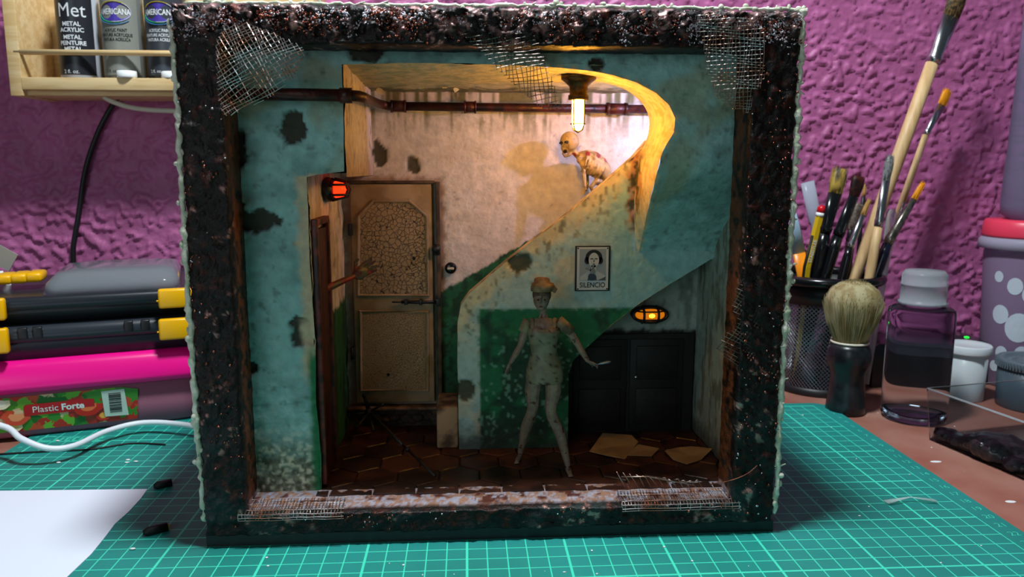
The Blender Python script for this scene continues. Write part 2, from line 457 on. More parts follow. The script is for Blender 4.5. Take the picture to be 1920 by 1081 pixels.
# paper at lower left
pp = [(-66, -13.2), (-56, -13.45), (-47.0, -13.7), (-46.85, -15), (-46.8, -16.75), (-46.9, -18.2), (-46.75, -19.6), (-46.6, -21.5), (-46.7, -24), (-46.9, -30), (-47.2, -41), (-66, -41)]
q = MB()
q.prism(pp, 0.01, 0.05, 'z')
q.build('paper_sheet', mk('white_paper', 'dfe8f4', 0.6), None, label='large white sheet of paper lying on the mat at lower left', cat='paper')

# ------------------------------------------------------------------ the diorama box
FY = -21.2; X0, X1, Z0, Z1 = -41.2, -11.85, 0.55, 26.35
IX0, IX1, IZ0, IZ1 = -39.05, -14.22, 1.72, 24.58
FL = 2.0                                     # miniature floor height
dio = thing('diorama_box', (-26.5, -14, 0), 'square diorama of a derelict room in a crusted black rusty frame standing on the mat', 'diorama')
q = MB()
q.box((-26.5, -7.6, 13.2), (29.3, 0.5, 26.0)); q.box((-41.0, -14, 13.4), (0.3, 13.2, 25.4)); q.box((-12.05, -14, 13.4), (0.3, 13.2, 25.4))
q.box((-26.5, -14, 26.1), (29.0, 13.2, 0.3)); q.box((-26.5, -13.8, 0.85), (29.2, 13.4, 1.5)); q.box((-26.5, -14.4, 0.3), (29.3, 13.2, 0.6))  # lowest board is a black strip standing for the shadow under the box
q.build('casing', M_blk, dio, label='plain black outer boards of the box, with a black strip for the shadow beneath')

def frame_colors(X):
    n = fbm(X[:, 0] * 3, X[:, 1] * 3, X[:, 2] * 3, 31, 4); n2 = fbm(X[:, 0] * .5, X[:, 1] * .5, X[:, 2] * .5, 41, 3)
    c = flatc(len(X), '15100f'); c[:, 3] = 0.25
    c = mixc(c, L4('1c2a2a', .1), sstep(0.5, 0.62, n2) * sstep(9, 2, X[:, 2]))
    tp = sstep(24.9, 25.9, X[:, 2])
    c = mixc(c, L4('5a281c', .5), sstep(0.56, 0.66, n) * (.35 + .5 * tp))
    c = mixc(c, L4('c09a98', .8), sstep(0.50, 0.62, n) * tp * sstep(.28, .48, fbm(X[:, 0] * .8, X[:, 1], X[:, 2] * .8, 45, 3)))  # pale pink highlights painted along the top edge
    c = mixc(c, L4('a8837c', .8), sstep(0.62, 0.70, n) * sstep(0.5, 0.62, n2))
    rv = sstep(FY + 0.35, FY + 0.8, X[:, 1]) * (X[:, 2] < 24.3) * (X[:, 0] > -39.6) * (X[:, 0] < -13.6)
    c = mixc(c, L4('6b3a20', .15), rv * sstep(.35, .55, n) * (X[:, 2] > 2.2))
    led = rv * (X[:, 2] < 2.25)
    c = mixc(c, L4('a8806a', .1), led); c = mixc(c, L4('b4b6ca', .3), led * sstep(.40, .62, fbm(X[:, 0] * 6, 0, X[:, 1] * 6, 33, 4))); c = mixc(c, L4('5a2c20', .1), led * sstep(.58, .70, fbm(X[:, 0] * 2, 0, X[:, 1] * 3, 77, 3)))
    return c
def build_frame():
    prof = [(0.0, -7.4, 0), (0.0, -12, 0), (0.0, -18, 0), (0.0, -20.2, .5)]
    for i in range(5):
        a = math.radians(90 * i / 4); prof.append((0.16 * (1 - math.cos(a)), FY + 0.6 - 0.6 * math.sin(a), 1))
    for i in range(1, 27): prof.append((0.16 + 0.80 * i / 26, FY, 1))
    prof += [(0.99, FY + 0.08, 1), (1.0, FY + .2, .8)] + [(1.0, FY + .2 + 2.0 * i / 14, .5) for i in range(1, 15)]
    O = [(X0, Z0), (X1, Z0), (X1, Z1), (X0, Z1)]; I = [(IX0, IZ0), (IX1, IZ0), (IX1, IZ1), (IX0, IZ1)]
    op, ip = [], []
    for k in range(4):
        a, b, c, d = np.array(O[k]), np.array(O[(k + 1) % 4]), np.array(I[k]), np.array(I[(k + 1) % 4])
        m = 300
        for j in range(m): op.append(a + (b - a) * j / m); ip.append(c + (d - c) * j / m)
    op = np.array(op); ip = np.array(ip); n = len(op); rows = []
    for a, y, dsp in prof:
        xz = op * (1 - a) + ip * a
        led = (a >= 1.0) & (y > FY + .1)
        z = xz[:, 1].copy()
        if led: z = z + np.where(xz[:, 1] < IZ0 + .01, (y - FY) * 0.13, 0)
        X = np.c_[xz[:, 0], np.full(n, y), z]
        h = fbm(X[:, 0] * 2.6, X[:, 1] * 2.6, X[:, 2] * 2.6, 3, 4) - .5; r = np.abs(fbm(X[:, 0] * 1.3, X[:, 1], X[:, 2] * 1.3, 8, 3) - .5)
        top = sstep(24.6, 25.6, X[:, 2])
        amp = dsp * (h * 0.46 * (0.6 + 1.1 * top) + r * 0.25 + .12 * top * (fbm(X[:, 0] * 7, X[:, 1], X[:, 2] * 7, 6, 2) - .5) * 2)
        if a < 1: X[:, 1] -= amp
        ctr = np.array([-26.5, 0, 13.5]); dirv = X - ctr; dirv[:, 1] = 0; dirv /= np.linalg.norm(dirv, axis=1)[:, None]
        X += dirv * ((h * 0.25 * dsp)[:, None]) * (1 if a < .3 or a >= 1 else .3)
        if a >= 1: X[:, 0] = np.clip(X[:, 0], IX0 - .12, IX1 + .12)
        rows.append(X)
    V = np.concatenate(rows); k = len(prof)
    F = [(i * n + j, i * n + (j + 1) % n, (i + 1) * n + (j + 1) % n, (i + 1) * n + j) for i in range(k - 1) for j in range(n)]
    me = np_mesh('frame', V, F, wloc(dio), True, frame_colors(V))
    return finish('frame', me, M_rust, dio, label='lumpy black frame dry-brushed with copper and silver, paler on top as painted highlights')
build_frame()
def nodules(name, count, mat, seed, rmin, rmax, bias):
    rs = random.Random(seed); q = MB(); k = 0
    base = [Vector(v) for v in ((0, 0, 1), (.89, 0, .45), (.28, .85, .45), (-.72, .53, .45), (-.72, -.53, .45), (.28, -.85, .45), (.72, .53, -.45), (-.28, .85, -.45), (-.89, 0, -.45), (-.28, -.85, -.45), (.72, -.53, -.45), (0, 0, -1))]
    fc = [(0,1,2),(0,2,3),(0,3,4),(0,4,5),(0,5,1),(1,6,2),(2,7,3),(3,8,4),(4,9,5),(5,10,1),(2,6,7),(3,7,8),(4,8,9),(5,9,10),(1,10,6),(11,7,6),(11,8,7),(11,9,8),(11,10,9),(11,6,10)]
    while k < count:
        m = rs.random()
        if m < 0.58: x, z = rs.uniform(X0 + .1, X1 - .1), rs.triangular(IZ1, Z1 - .05, Z1 - .35)
        elif m < 0.74: x, z = rs.uniform(X0 + .1, IX0), rs.uniform(.8, 26)
        elif m < 0.9: x, z = rs.uniform(IX1, X1 - .1), rs.uniform(.8, 26)
        else: x, z = rs.uniform(X0 + .3, X1 - .3), rs.uniform(.8, IZ0)
        den = float(fbm(np.array([x * .7]), 0, np.array([z * .7]), seed, 3)[0])
        if rs.random() > (sstep(.5, .66, den) * (1.0 if z > 24.6 else bias) + (0.3 if z > 25.4 else 0.008)): continue
        r = rs.uniform(rmin, rmax); sx, sz = rs.uniform(.6, 1.8), rs.uniform(.6, 1.4)
        a = rs.uniform(0, 3.1); ca, sa = math.cos(a), math.sin(a); yy = FY - 0.02 - .05 * rs.random()
        if z > 26.0: yy += (z - 26.0) * .9
        q.add([Vector((x + (p.x * sx * ca - p.z * sz * sa) * r, yy + p.y * r * .8, z + (p.x * sx * sa + p.z * sz * ca) * r)) for p in base], fc, True); k += 1
    q.build(name, mat, dio, label='little raised metallic flecks all over the black frame', kind='stuff')
nodules('copper_flecks', 2200, M_copper, 11, .02, .07, .5)
nodules('silver_highlight_flecks', 2400, M_silver, 12, .02, .06, .06)  # pale flecks crowd the top edge to paint its highlights
# dried glue bead round the outer edge
def glue(pts, seed, r0=.12, r1=.27):
    rs = random.Random(seed); q = MB(); P = densify(pts, .22)
    P = [p + Vector((rs.uniform(-.06, .06), rs.uniform(-.06, .06), rs.uniform(-.05, .05))) for p in P]
    q.tube(P, [rs.uniform(r0, r1) * .8 for _ in P], 7)
    for i in range(len(P)):
        if rs.random() < .35:
            p = P[i]; r = rs.uniform(.08, .17); q.ball(p + Vector((rs.uniform(-.2, .2), rs.uniform(-.1, .1), rs.uniform(-.1, .1))), r, (rs.uniform(.6, 1.6), .8, rs.uniform(.6, 1.9)), 5)
        if rs.random() < .10:
            p = P[i]; q.tube([p, p + Vector((rs.uniform(-.12, .45), -.12, rs.uniform(-.2, .2)))], [.07, .03], 5)
    return q
q = glue([(X0 + .02, FY + .2, Z1 - 1), (X0 - .0, FY + .2, 20), (X0 - .05, FY + .2, 12), (X0 - .03, FY + .2, 5), (X0, FY + .4, 1.4)], 3)
q.build('glue_bead', M_glue, dio, label='knobbly off-white dried glue bead down the left edge')
q = glue([(X1 + .0, FY + .15, Z1 + .05), (X1 + .06, FY + .15, 18), (X1 + .02, FY + .15, 9), (X1 + .02, FY + .15, 1.0)], 5)
q.build('glue_bead', M_glue, dio, label='knobbly off-white dried glue bead down the right edge')
q = glue([(X0 + .4, FY + .75, Z1 + .1), (-27, FY + .75, Z1 + .14), (-18.5, FY + .6, Z1 + .14), (X1 - .05, FY + .5, Z1 + .1)], 8, .08, .16)
q.build('glue_bead', M_glue, dio, label='white glue bead along the top edge')

# --- painted miniature walls
CH = [  # chips of old plaster: x, z, rx, rz, plane
    (at(548, 235, -19), .62, .75, 'f'), (at(692, 92, -19), .75, .55, 'f'), (at(432, 275, -19), .7, 1.3, 'f'), (at(475, 415, -19), 1.3, .55, 'f'), (at(440, 400, -19), .8, .5, 'f'),
    (at(566, 625, -19), .55, .7, 'f'), (at(460, 690, -19), .4, .4, 'f'), (at(665, 100, -19), .3, .3, 'f'), (at(1120, 120, -19), .35, .3, 'f'),
    (at(975, 492, -13.4), .65, .5, 's'), (at(872, 735, -13.4), .45, .6, 's'), (at(712, 288, -8.2), .4, .75, 'b'), (at(775, 308, -8.2), .45, .5, 'b'), (at(1355, 455, -14.5), .5, .7, 's')]
def chips(X, key):
    m = np.zeros(len(X)); n = fbm(X[:, 0] * 1.6, X[:, 1] * .3, X[:, 2] * 1.6, 91, 4)
    for p, rx, rz, k in CH:
        if k != key: continue
        d = np.sqrt(((X[:, 0] - p.x) / rx) ** 2 + ((X[:, 2] - p.z) / rz) ** 2) + (n - .5) * 1.6
        m = np.maximum(m, sstep(1.12, .95, d))
    return m
def yf(x, z):
    f = -19.0 + 5.8 * (1 - sstep(13.4, 19.6, z))
    return np.where(x > -24, f, -19.0)
def rough3(X, k=1.0):
    return (fbm(X[:, 0] * .9, X[:, 1] * .9, X[:, 2] * .9, 15, 4) - .5) * .28 * k + (fbm(X[:, 0] * 4, X[:, 1] * 4, X[:, 2] * 4, 19, 3) - .5) * .10 * k
ARCH_F = [at(u, v, -19) for u, v in ((1000, 124), (1050, 127), (1100, 132), (1150, 141), (1195, 155), (1230, 174), (1254, 197), (1266, 222), (1263, 248), (1250, 270))]
CREASE = []
for u, v in ((1240, 290), (1230, 330), (1220, 370), (1211, 410), (1203, 450), (1197, 480)):
    y = -19.0
    for _ in range(12): p = at(u, v, y); y = float(yf(np.array([p.x]), np.array([p.z]))[0])
    CREASE.append(at(u, v, y))
def teal_colors(X):
    n = fbm(X[:, 0] * .5, X[:, 1] * .5, X[:, 2] * .5, 101, 4); n2 = fbm(X[:, 0] * 2.5, X[:, 1] * 2.5, X[:, 2] * 2.5, 111, 4)
    c = flatc(len(X), '8ebcb8')
    c = mixc(c, L4('749f9a'), sstep(.45, .62, n)); c = mixc(c, L4('8e9470'), sstep(.56, .70, fbm(X[:, 0] * .35, 3, X[:, 2] * .35, 121, 4)) * .6)
    c = mixc(c, L4('46524a'), sstep(.62, .72, n2) * .5)
    # grime towards the pillar foot
    c = mixc(c, L4('6b6548'), sstep(6.0, 2.6, X[:, 2] + (n2 - .5) * 4) * .85 * (X[:, 0] < -33))
    sp = fbm(X[:, 0] * 6, X[:, 1], X[:, 2] * 6, 117, 3); c = mixc(c, L4('cfd0b4'), sstep(.56, .62, sp) * sstep(6.5, 3.5, X[:, 2]) * .7 * (X[:, 0] < -33))
    c = mixc(c, L4('3c3c28'), sstep(.44, .38, sp) * sstep(5.5, 3.0, X[:, 2]) * .8 * (X[:, 0] < -33))
    # rough dark patch in the top corner and under the frame
    c = mixc(c, L4('3f5048'), sstep(24.1, 25.0, X[:, 2] + (n2 - .5) * 1.6) * .6)
    m = chips(X, 'f'); c = mixc(c, L4('33352a'), m)
    # cream edges
    ex = np.where(X[:, 2] > 18.6, -9.0, X[:, 0] + 35.83); e = sstep(-.75, -.3, ex + (n2 - .5) * .9) * (X[:, 0] < -34) * sstep(7.5, 9, X[:, 2])
    c = mixc(c, L4('c2b292'), e)
    e2 = sstep(-.45, -.1, X[:, 0] + 35.83 + (n2 - .5) * .3) * (X[:, 0] < -34) * sstep(10.2, 9.0, X[:, 2] + (n2 - .5) * 1) * (X[:, 2] < 18)
    c = mixc(c, L4('0f6a3c'), e2)
    d = np.full(len(X), 9.0)
    for p in densify(ARCH_F + CREASE, .5): d = np.minimum(d, np.hypot(X[:, 0] - p.x, X[:, 2] - p.z))
    c = mixc(c, L4('c8b48a'), sstep(.22, .05, d + (n2 - .5) * .25))
    return c
FP = [(-40.6, 25.6), (-40.6, 1.9), (-35.72, 1.95), (-35.65, 4), (-35.8, 7), (-35.72, 10), (-35.85, 14), (-35.83, 18.5), (-35.3, 18.62), (-33.98, 18.78), (-33.92, 21), (-33.92, 23.95), (-31, 24.05), (-28, 24.05)]
FP += [(p.x, p.z) for p in ARCH_F + CREASE] + [(-18.6, 13.55), (-13.05, 13.55), (-13.05, 25.6)]
def f_pos(a, b):
    y = yf(a, b); X = np.c_[a, y, b]
    X[:, 1] += rough3(X) + chips(X, 'f') * .22; return X
sheet('front_wall', FP, .13, f_pos, teal_colors, M_paint, dio, label='weathered teal plaster front wall with an arch-shaped opening')

# reveal between the front face and the stair wall behind it
def cream_colors(X):
    n2 = fbm(X[:, 0] * 2.5, X[:, 1] * 2.5, X[:, 2] * 2.5, 131, 4)
    c = flatc(len(X), 'dccba2'); c = mixc(c, L4('c4ac74'), sstep(.5, .65, n2)); return c
A_IN = [at(u, v, -13.4) for u, v in ((1010, 146), (1050, 147), (1100, 150), (1140, 157), (1172, 168), (1196, 185), (1210, 203), (1217, 222), (1217, 242), (1212, 262), (1203, 283), (1196, 310), (1191, 345), (1189, 385), (1190, 425), (1192, 470))]
def resample(P, n):
    P = [Vector(p) for p in P]; d = [0]
    for a, b in zip(P[:-1], P[1:]): d.append(d[-1] + (b - a).length)
    out = []; j = 0
    for i in range(n):
        t = d[-1] * i / (n - 1)
        while j < len(P) - 2 and d[j + 1] < t: j += 1
        k = (t - d[j]) / max(1e-9, d[j + 1] - d[j]); out.append(P[j].lerp(P[j + 1], min(1, k)))
    return out
AF = []; 
for i, p in enumerate(ARCH_F + CREASE): AF.append(p)
rF = crv(AF, 5); rI = crv(A_IN, 5)
m = min(len(rF), len(rI)); rF = resample(rF, 140); rI = resample(rI, 140)
def reveal_colors(X):
    c = cream_colors(X); n = fbm(X[:, 0] * 2, X[:, 1] * 2, X[:, 2] * 1.2, 141, 4)
    p = at(1190, 330, -13.6)
    m = sstep(.75, .3, np.hypot((X[:, 0] - p.x) / 1.0, (X[:, 1] + 13.6) / 2.2) + (n - .5) * 1.3) * sstep(14.2, 15.5, X[:, 2]) * sstep(20.4, 19.2, X[:, 2])
    c = mixc(c, L4('a86426'), m * .7); c = mixc(c, L4('3c4022'), m * sstep(.48, .56, n)); c = mixc(c, L4('a8b8a6'), sstep(17.6, 15.4, X[:, 2] + (n - .5) * 3)); return c
ribbon('arch_reveal', rF, rI, 14, reveal_colors, M_paint, dio, .05, label='thick cream edge of the arch stained with rust')

# side of the upper left block, its underside, and the corridor wall with the side door
def side_colors(X):
    n2 = fbm(X[:, 0] * 2.5, X[:, 1] * 2.5, X[:, 2] * 1.5, 151, 4); n = fbm(X[:, 0], X[:, 1] * 1.3, X[:, 2] * .35, 161, 3)
    c = flatc(len(X), 'd8ccc4'); c = mixc(c, L4('8c8a70'), sstep(.52, .6, n) * .5); c = mixc(c, L4('5c5238'), sstep(.6, .7, n2) * .5)
    lowz = 10.7 + (n2 - .5) * .8
    c = mixc(c, L4('155c34'), sstep(lowz, lowz - .15, X[:, 2])); c = mixc(c, L4('0c3a22'), sstep(lowz, lowz - .15, X[:, 2]) * sstep(.5, .6, n)); return c
grid('side_wall', np.arange(-19.0, -8.0, .15), np.arange(2.0, 18.9, .15), lambda a, b: (lambda X: (X.__setitem__((slice(None), 0), X[:, 0] + rough3(X) * .8), X)[1])(np.c_[np.full(len(a), -35.8), a, b]), side_colors, M_paint, dio, label='cream corridor side wall with a green lower part')
def blk_colors(X):
    n2 = fbm(X[:, 0] * 2.5, X[:, 1] * 2.5, X[:, 2] * 1.5, 171, 4)
    c = flatc(len(X), 'd8cec8'); c = mixc(c, L4('c0a468'), sstep(-15, -18.5, X[:, 1] + (n2 - .5) * 3) * .4); c = mixc(c, L4('5c5238'), sstep(.58, .68, n2) * .6)
    c = mixc(c, L4('8a6a58'), sstep(20.5, 18.6, X[:, 2] + (n2 - .5) * 2) * .6); return c
grid('side_wall', np.arange(-19.0, -8.0, .15), np.arange(18.5, 24.1, .15), lambda a, b: (lambda X: (X.__setitem__((slice(None), 0), X[:, 0] + rough3(X) * .6), X)[1])(np.c_[np.full(len(a), -33.85), a, b]), blk_colors, M_paint, dio, label='cream side face of the upper left block')
grid('side_wall', np.arange(-36.2, -33.8, .2), np.arange(-18.9, -8, .2), lambda a, b: np.c_[a, b, np.full(len(a), 18.7)], blk_colors, M_paint, dio, label='underside of the upper left block')

def ceil_colors(X):
    n2 = fbm(X[:, 0] * 2, X[:, 1] * 2, X[:, 2], 181, 4); c = flatc(len(X), 'c4b896')
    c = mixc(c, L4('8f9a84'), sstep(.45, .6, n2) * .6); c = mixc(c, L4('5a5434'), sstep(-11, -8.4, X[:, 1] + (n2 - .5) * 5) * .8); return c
def c_pos(a, b):
    z = 24.05 - .35 * (b + 19) / 10.8; X = np.c_[a, b, z]; X[:, 2] += rough3(X) * .8; return X
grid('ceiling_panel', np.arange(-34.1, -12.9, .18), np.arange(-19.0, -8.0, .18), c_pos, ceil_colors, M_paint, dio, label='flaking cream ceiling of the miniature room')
# peeling paint flakes hanging below the ceiling
q = MB(); rs = random.Random(4)
for (u, v, s_) in ((712, 178, .5), (775, 158, .45), (825, 160, .6), (832, 168, .4), (880, 146, .5), (910, 150, .45), (790, 172, .3), (855, 176, .3), (950, 165, .4), (1060, 160, .5)):
    p = at(u, v - 3, -10.4); pts = []
    for k in range(7):
        a = k / 7 * 6.283; r = s_ * rs.uniform(.5, 1.0); pts.append((p.x + r * math.cos(a) * .8, p.z + .15 + r * math.sin(a) * .6))
    q.prism(pts, p.y, p.y - .05)
q.build('peeling_flakes', mk('peeling_paint', 'd8ccb0', 0.7, 0, 'b8a870', 1.0), dio, label='pale flakes of paint peeling from the ceiling', kind='stuff')

def back_colors(X):
    n = fbm(X[:, 0] * .7, X[:, 1], X[:, 2] * .7, 191, 4); n2 = fbm(X[:, 0] * 3, X[:, 1], X[:, 2] * 3, 201, 4); dr = fbm(X[:, 0] * 3.2, X[:, 1], X[:, 2] * .25, 211, 3)
    c = flatc(len(X), 'd3c8be'); c = mixc(c, L4('bca892'), sstep(.5, .62, n) * .25); c = mixc(c, L4('8a7a68'), sstep(.72, .78, n2) * .5)
    band = sstep(22.8, 23.1, X[:, 2]); c = mixc(c, L4('6e6a44'), band * sstep(.42, .56, dr))
    dl = 22.6 - X[:, 2]; drip = sstep(.50, .60, dr + .12 * (fbm(X[:, 0] * .5, 0, 0 * X[:, 0], 221, 2) - .5)) * sstep(2.4, .2, dl + (n2 - .5) * 1.5) * (dl > 0)
    c = mixc(c, L4('75704a'), drip * .8)
    # stain round the door
    dd = np.maximum(np.maximum(-35.5 - X[:, 0], X[:, 0] + 29.6), X[:, 2] - 18.0); c = mixc(c, L4('7a5a3c'), sstep(.55, .1, dd + (n2 - .5) * .8) * .7)
    # green dado climbing with the stair
    a = at(825, 548, -8.2); b = at(985, 455, -8.2)
    lz = a.z + (X[:, 0] - a.x) * (b.z - a.z) / (b.x - a.x) + (n2 - .5) * .35
    g = sstep(lz + .05, lz - .05, X[:, 2]) * (X[:, 0] > -29.9)
    c = mixc(c, L4('17603a'), g); c = mixc(c, L4('0e3c24'), g * sstep(.48, .6, n2)); c = mixc(c, L4('2a3a20'), g * sstep(6, 3.5, X[:, 2]) * .7)
    c = mixc(c, L4('4a4636'), chips(X, 'b')); return c
def bk_pos(a, b):
    X = np.c_[a, np.full(len(a), -8.2), b]; X[:, 1] += rough3(X) * .5 + chips(X, 'b') * .12; return X
grid('back_wall', np.arange(-36.2, -12.6, .14), np.arange(2.0, 24.0, .14), bk_pos, back_colors, M_paint, dio, label='pale back wall with drips of mould below the pipe')

# stair wall with the sloping parapet
PAR = [at(u, v, -13.4) for u, v in ((1216, 262), (1190, 292), (1150, 328), (1100, 371), (1050, 413), (1000, 450), (950, 489), (905, 528), (880, 549), (864, 572), (858, 605))]
TRI = [at(u, v, -13.4) for u, v in ((1352, 474), (1300, 506), (1250, 536), (1200, 568), (1150, 606), (1100, 651), (1075, 675), (1066, 700))]
def stair_colors(X):
    n = fbm(X[:, 0] * .6, X[:, 1], X[:, 2] * .6, 231, 4); n2 = fbm(X[:, 0] * 2.6, X[:, 1], X[:, 2] * 2.6, 241, 4); n3 = fbm(X[:, 0] * 6, X[:, 1], X[:, 2] * 2.2, 251, 3)
    c = flatc(len(X), 'a8c0b6'); c = mixc(c, L4('cbbd9a'), sstep(.48, .62, n) * .7); c = mixc(c, L4('86b2ae'), sstep(-20.2, -18.6, X[:, 0] + (n2 - .5) * 1.5) * .9)
    d = np.full(len(X), 9.0)
    for p in densify(PAR, .4): d = np.minimum(d, np.hypot(X[:, 0] - p.x, X[:, 2] - p.z))
    c = mixc(c, L4('d8c294'), sstep(1.5, .1, d + (n2 - .5) * 1.8) * .85)
    c = mixc(c, L4('6f6a50'), sstep(.58, .68, n3) * sstep(3.4, .5, d) * .8)
    gx = sstep(-27.25, -27.1, X[:, 0] + (n2 - .5) * .3); gz = sstep(10.75, 10.6, X[:, 2] + (n2 - .5) * .3); g = gx * gz
    c = mixc(c, L4('12693f'), g); c = mixc(c, L4('0c3c28'), g * sstep(.5, .6, n))
    scr = np.abs(fbm(X[:, 0] * 3.4 + 3 * n2, X[:, 1], X[:, 2] * .9, 261, 3) - .5) < .018
    c = mixc(c, L4('6a9c86'), g * scr * sstep(9.5, 8.5, X[:, 2]) * .8)
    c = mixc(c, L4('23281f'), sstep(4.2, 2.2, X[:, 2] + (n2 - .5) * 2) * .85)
    p = at(1190, 330, -13.4); m = sstep(.7, .2, np.abs(X[:, 0] - p.x) / .75 + (n2 - .5) * 1.4) * sstep(14.8, 16.0, X[:, 2] + (n2 - .5) * 2) * (X[:, 2] < 20.4)
    c = mixc(c, L4('a86426'), m * .8); c = mixc(c, L4('30341c'), m * sstep(.46, .54, n3))
    c = mixc(c, L4('4a4a36'), chips(X, 's')); return c
SP = [(p.x, p.z) for p in PAR] + [(-28.5, 7), (-28.45, 2.0), (-21.78, 2.0), (-21.78, 6.6)] + [(p.x, p.z) for p in reversed(TRI)] + [(-13.0, 14.0), (-13.0, 20.3), (-16.8, 20.5)]
def s_pos(a, b):
    X = np.c_[a, np.full(len(a), -13.4), b]; X[:, 1] += rough3(X) * .7 + chips(X, 's') * .15; return X
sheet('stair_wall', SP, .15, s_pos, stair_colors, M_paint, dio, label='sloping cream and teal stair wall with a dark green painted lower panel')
DY = Vector((0, 1.0, 0))
P = densify(PAR + [Vector((-28.5, -13.4, 7)), Vector((-28.45, -13.4, 2))], .15)
ribbon('parapet_top', P, [p + DY for p in P], 7, lambda X: mixc(flatc(len(X), 'd0b998'), L4('8a7a58'), sstep(.5, .62, fbm(X[:, 0] * 2, X[:, 1] * 2, X[:, 2] * 2, 5, 4))), M_paint, dio, .04, label='rough cream top edge of the parapet')
P = densify(TRI + [Vector((-21.78, -13.4, 2.0))], .2)
ribbon('stair_underside', P, [p + Vector((0, 3.1, 0)) for p in P], 6, cream_colors, M_paint, dio, .04, label='underside of the stair')
# stair treads behind the parapet
q = MB()
for i in range(9):
    x = -27.6 + i * 1.35; z = 9.7 + i * 1.12
    q.box((x + .7, -10.3, (z + 2) / 2 + 0.0), (1.38, 4.1, z - 2), bev=.05) if x < -23 else q.box((x + .7, -10.3, z - .9), (1.38, 4.1, 1.8), bev=.05)
q.build('stair_treads', mk('stair_concrete', 'a89c84', .8, 0, '5f5a48', 1, .04, .4), dio, label='small concrete stair treads behind the parapet')

# wall under the stairs and the right side wall
def under_colors(X):
    n2 = fbm(X[:, 0] * 2.2, X[:, 1], X[:, 2] * .8, 271, 4); c = flatc(len(X), '93a098'); c = mixc(c, L4('3c4038'), sstep(.5, .64, n2) * .6)
    c = mixc(c, L4('101010'), sstep(8.75, 8.45, X[:, 2] + (n2 - .5) * .9)); return c  # turns black towards the bottom
grid('under_stair_wall', np.arange(-22.6, -12.8, .16), np.arange(2.0, 14.6, .16), lambda a, b: (lambda X: (X.__setitem__((slice(None), 1), X[:, 1] + rough3(X) * .5), X)[1])(np.c_[a, np.full(len(a), -10.3), b]), under_colors, M_paint, dio, label='grey-teal wall under the stairs, black towards the bottom')
def right_colors(X):
    n2 = fbm(X[:, 0] * 2, X[:, 1] * 2.4, X[:, 2] * .5, 281, 4); n = fbm(X[:, 0], X[:, 1] * .9, X[:, 2] * .4, 291, 3)
    c = flatc(len(X), '8c9c94'); c = mixc(c, L4('b0a288'), sstep(-15.0, -16.4, X[:, 1] + (n2 - .5) * 1.5) * .9 * sstep(14, 11, X[:, 2])); c = mixc(c, L4('57533a'), sstep(.54, .64, n2) * .7)
    c = mixc(c, L4('2c2a20'), sstep(3.6, 2.0, X[:, 2] + (n2 - .5) * 2.4) * .8); return c
grid('right_wall', np.arange(-19.4, -10.0, .16), np.arange(1.95, 25.2, .16), lambda a, b: (lambda X: (X.__setitem__((slice(None), 0), X[:, 0] + rough3(X) * .6), X)[1])(np.c_[np.full(len(a), -13.1), a, b]), right_colors, M_paint, dio, label='streaky right-hand side wall')
# dark double doors under the stairs
q = MB(); q.box((-17.5, -10.55, 5.2), (8.4, .3, 6.5)); q.build('dark_alcove', M_dark, dio, label='dark recess under the stairs, blackened for its shade')
for i, xc in enumerate((-19.4, -15.7)):
    q = MB(); q.box((xc, -10.62, 5.1), (3.5, .3, 6.1), bev=.05); q.box((xc, -10.8, 6.6), (2.7, .12, 2.2), bev=.04); q.box((xc, -10.8, 3.7), (2.7, .12, 2.4), bev=.04)
    d = q.build('cupboard_door', M_dark, dio, label='dark cupboard door under the stairs, ' + ('left leaf' if i == 0 else 'right leaf'))
    if i == 1:
        k = MB(); k.ball((-17.1, -10.95, 5.7), .13, n=8); k.build('door_knob', M_chrome, d, label='small shiny knob')

# --- floor of hexagonal tiles
fl = MB(); fl.box((-24.5, -14.1, 1.72), (23.4, 10.9, .34))
flo = fl.build('floor_slab', mk('dark_grout', '100a08', .6), dio, label='dark floor bed under the tiles')
M_tiles = [mk('clay_tile', c, .38, 0, c2, 1.4, .02, .3) for c, c2 in (('4a2a20', '26140f'), ('553024', '2c1812'), ('3c241c', '20120e'))]
R = 1.32; rsf = random.Random(5); cnt = 0; lx = []
for r in range(6):
    for cidx in range(11):
        cx = -36.4 + cidx * R * math.sqrt(3) + (R * math.sqrt(3) / 2 if r % 2 else 0); cy = -19.3 + r * R * 1.5
        pts = []
        for k in range(6):
            a = math.radians(60 * k + 30); pts.append((min(-13.2, max(-35.9, cx + (R - .035) * math.cos(a))), min(-8.7, max(-19.62, cy + (R - .035) * math.sin(a)))))
        u = []
        for p in pts:
            if not u or (abs(p[0] - u[-1][0]) + abs(p[1] - u[-1][1])) > .02: u.append(p)
        if len(u) > 1 and abs(u[0][0] - u[-1][0]) + abs(u[0][1] - u[-1][1]) < .02: u.pop()
        if len(u) < 3: continue
        ar = abs(sum(u[i][0] * u[(i + 1) % len(u)][1] - u[(i + 1) % len(u)][0] * u[i][1] for i in range(len(u)))) / 2
        if ar < .3: continue
        t = MB(); z = 2.0 + rsf.uniform(-.03, .03); mx = sum(p[0] for p in u) / len(u); my = sum(p[1] for p in u) / len(u); n = len(u)
        vs = [(a, b, 1.8) for a, b in u] + [(a, b, z - .05) for a, b in u] + [(mx + (a - mx) * .95, my + (b - my) * .95, z) for a, b in u]
        fs = [tuple(range(2 * n, 3 * n))] + [(i, (i + 1) % n, (i + 1) % n + n, i + n) for i in range(n)] + [(i + n, (i + 1) % n + n, (i + 1) % n + 2 * n, i + 2 * n) for i in range(n)]
        t.add(vs, fs); t.build('tile', M_tiles[rsf.randrange(3)], flo); cnt += 1
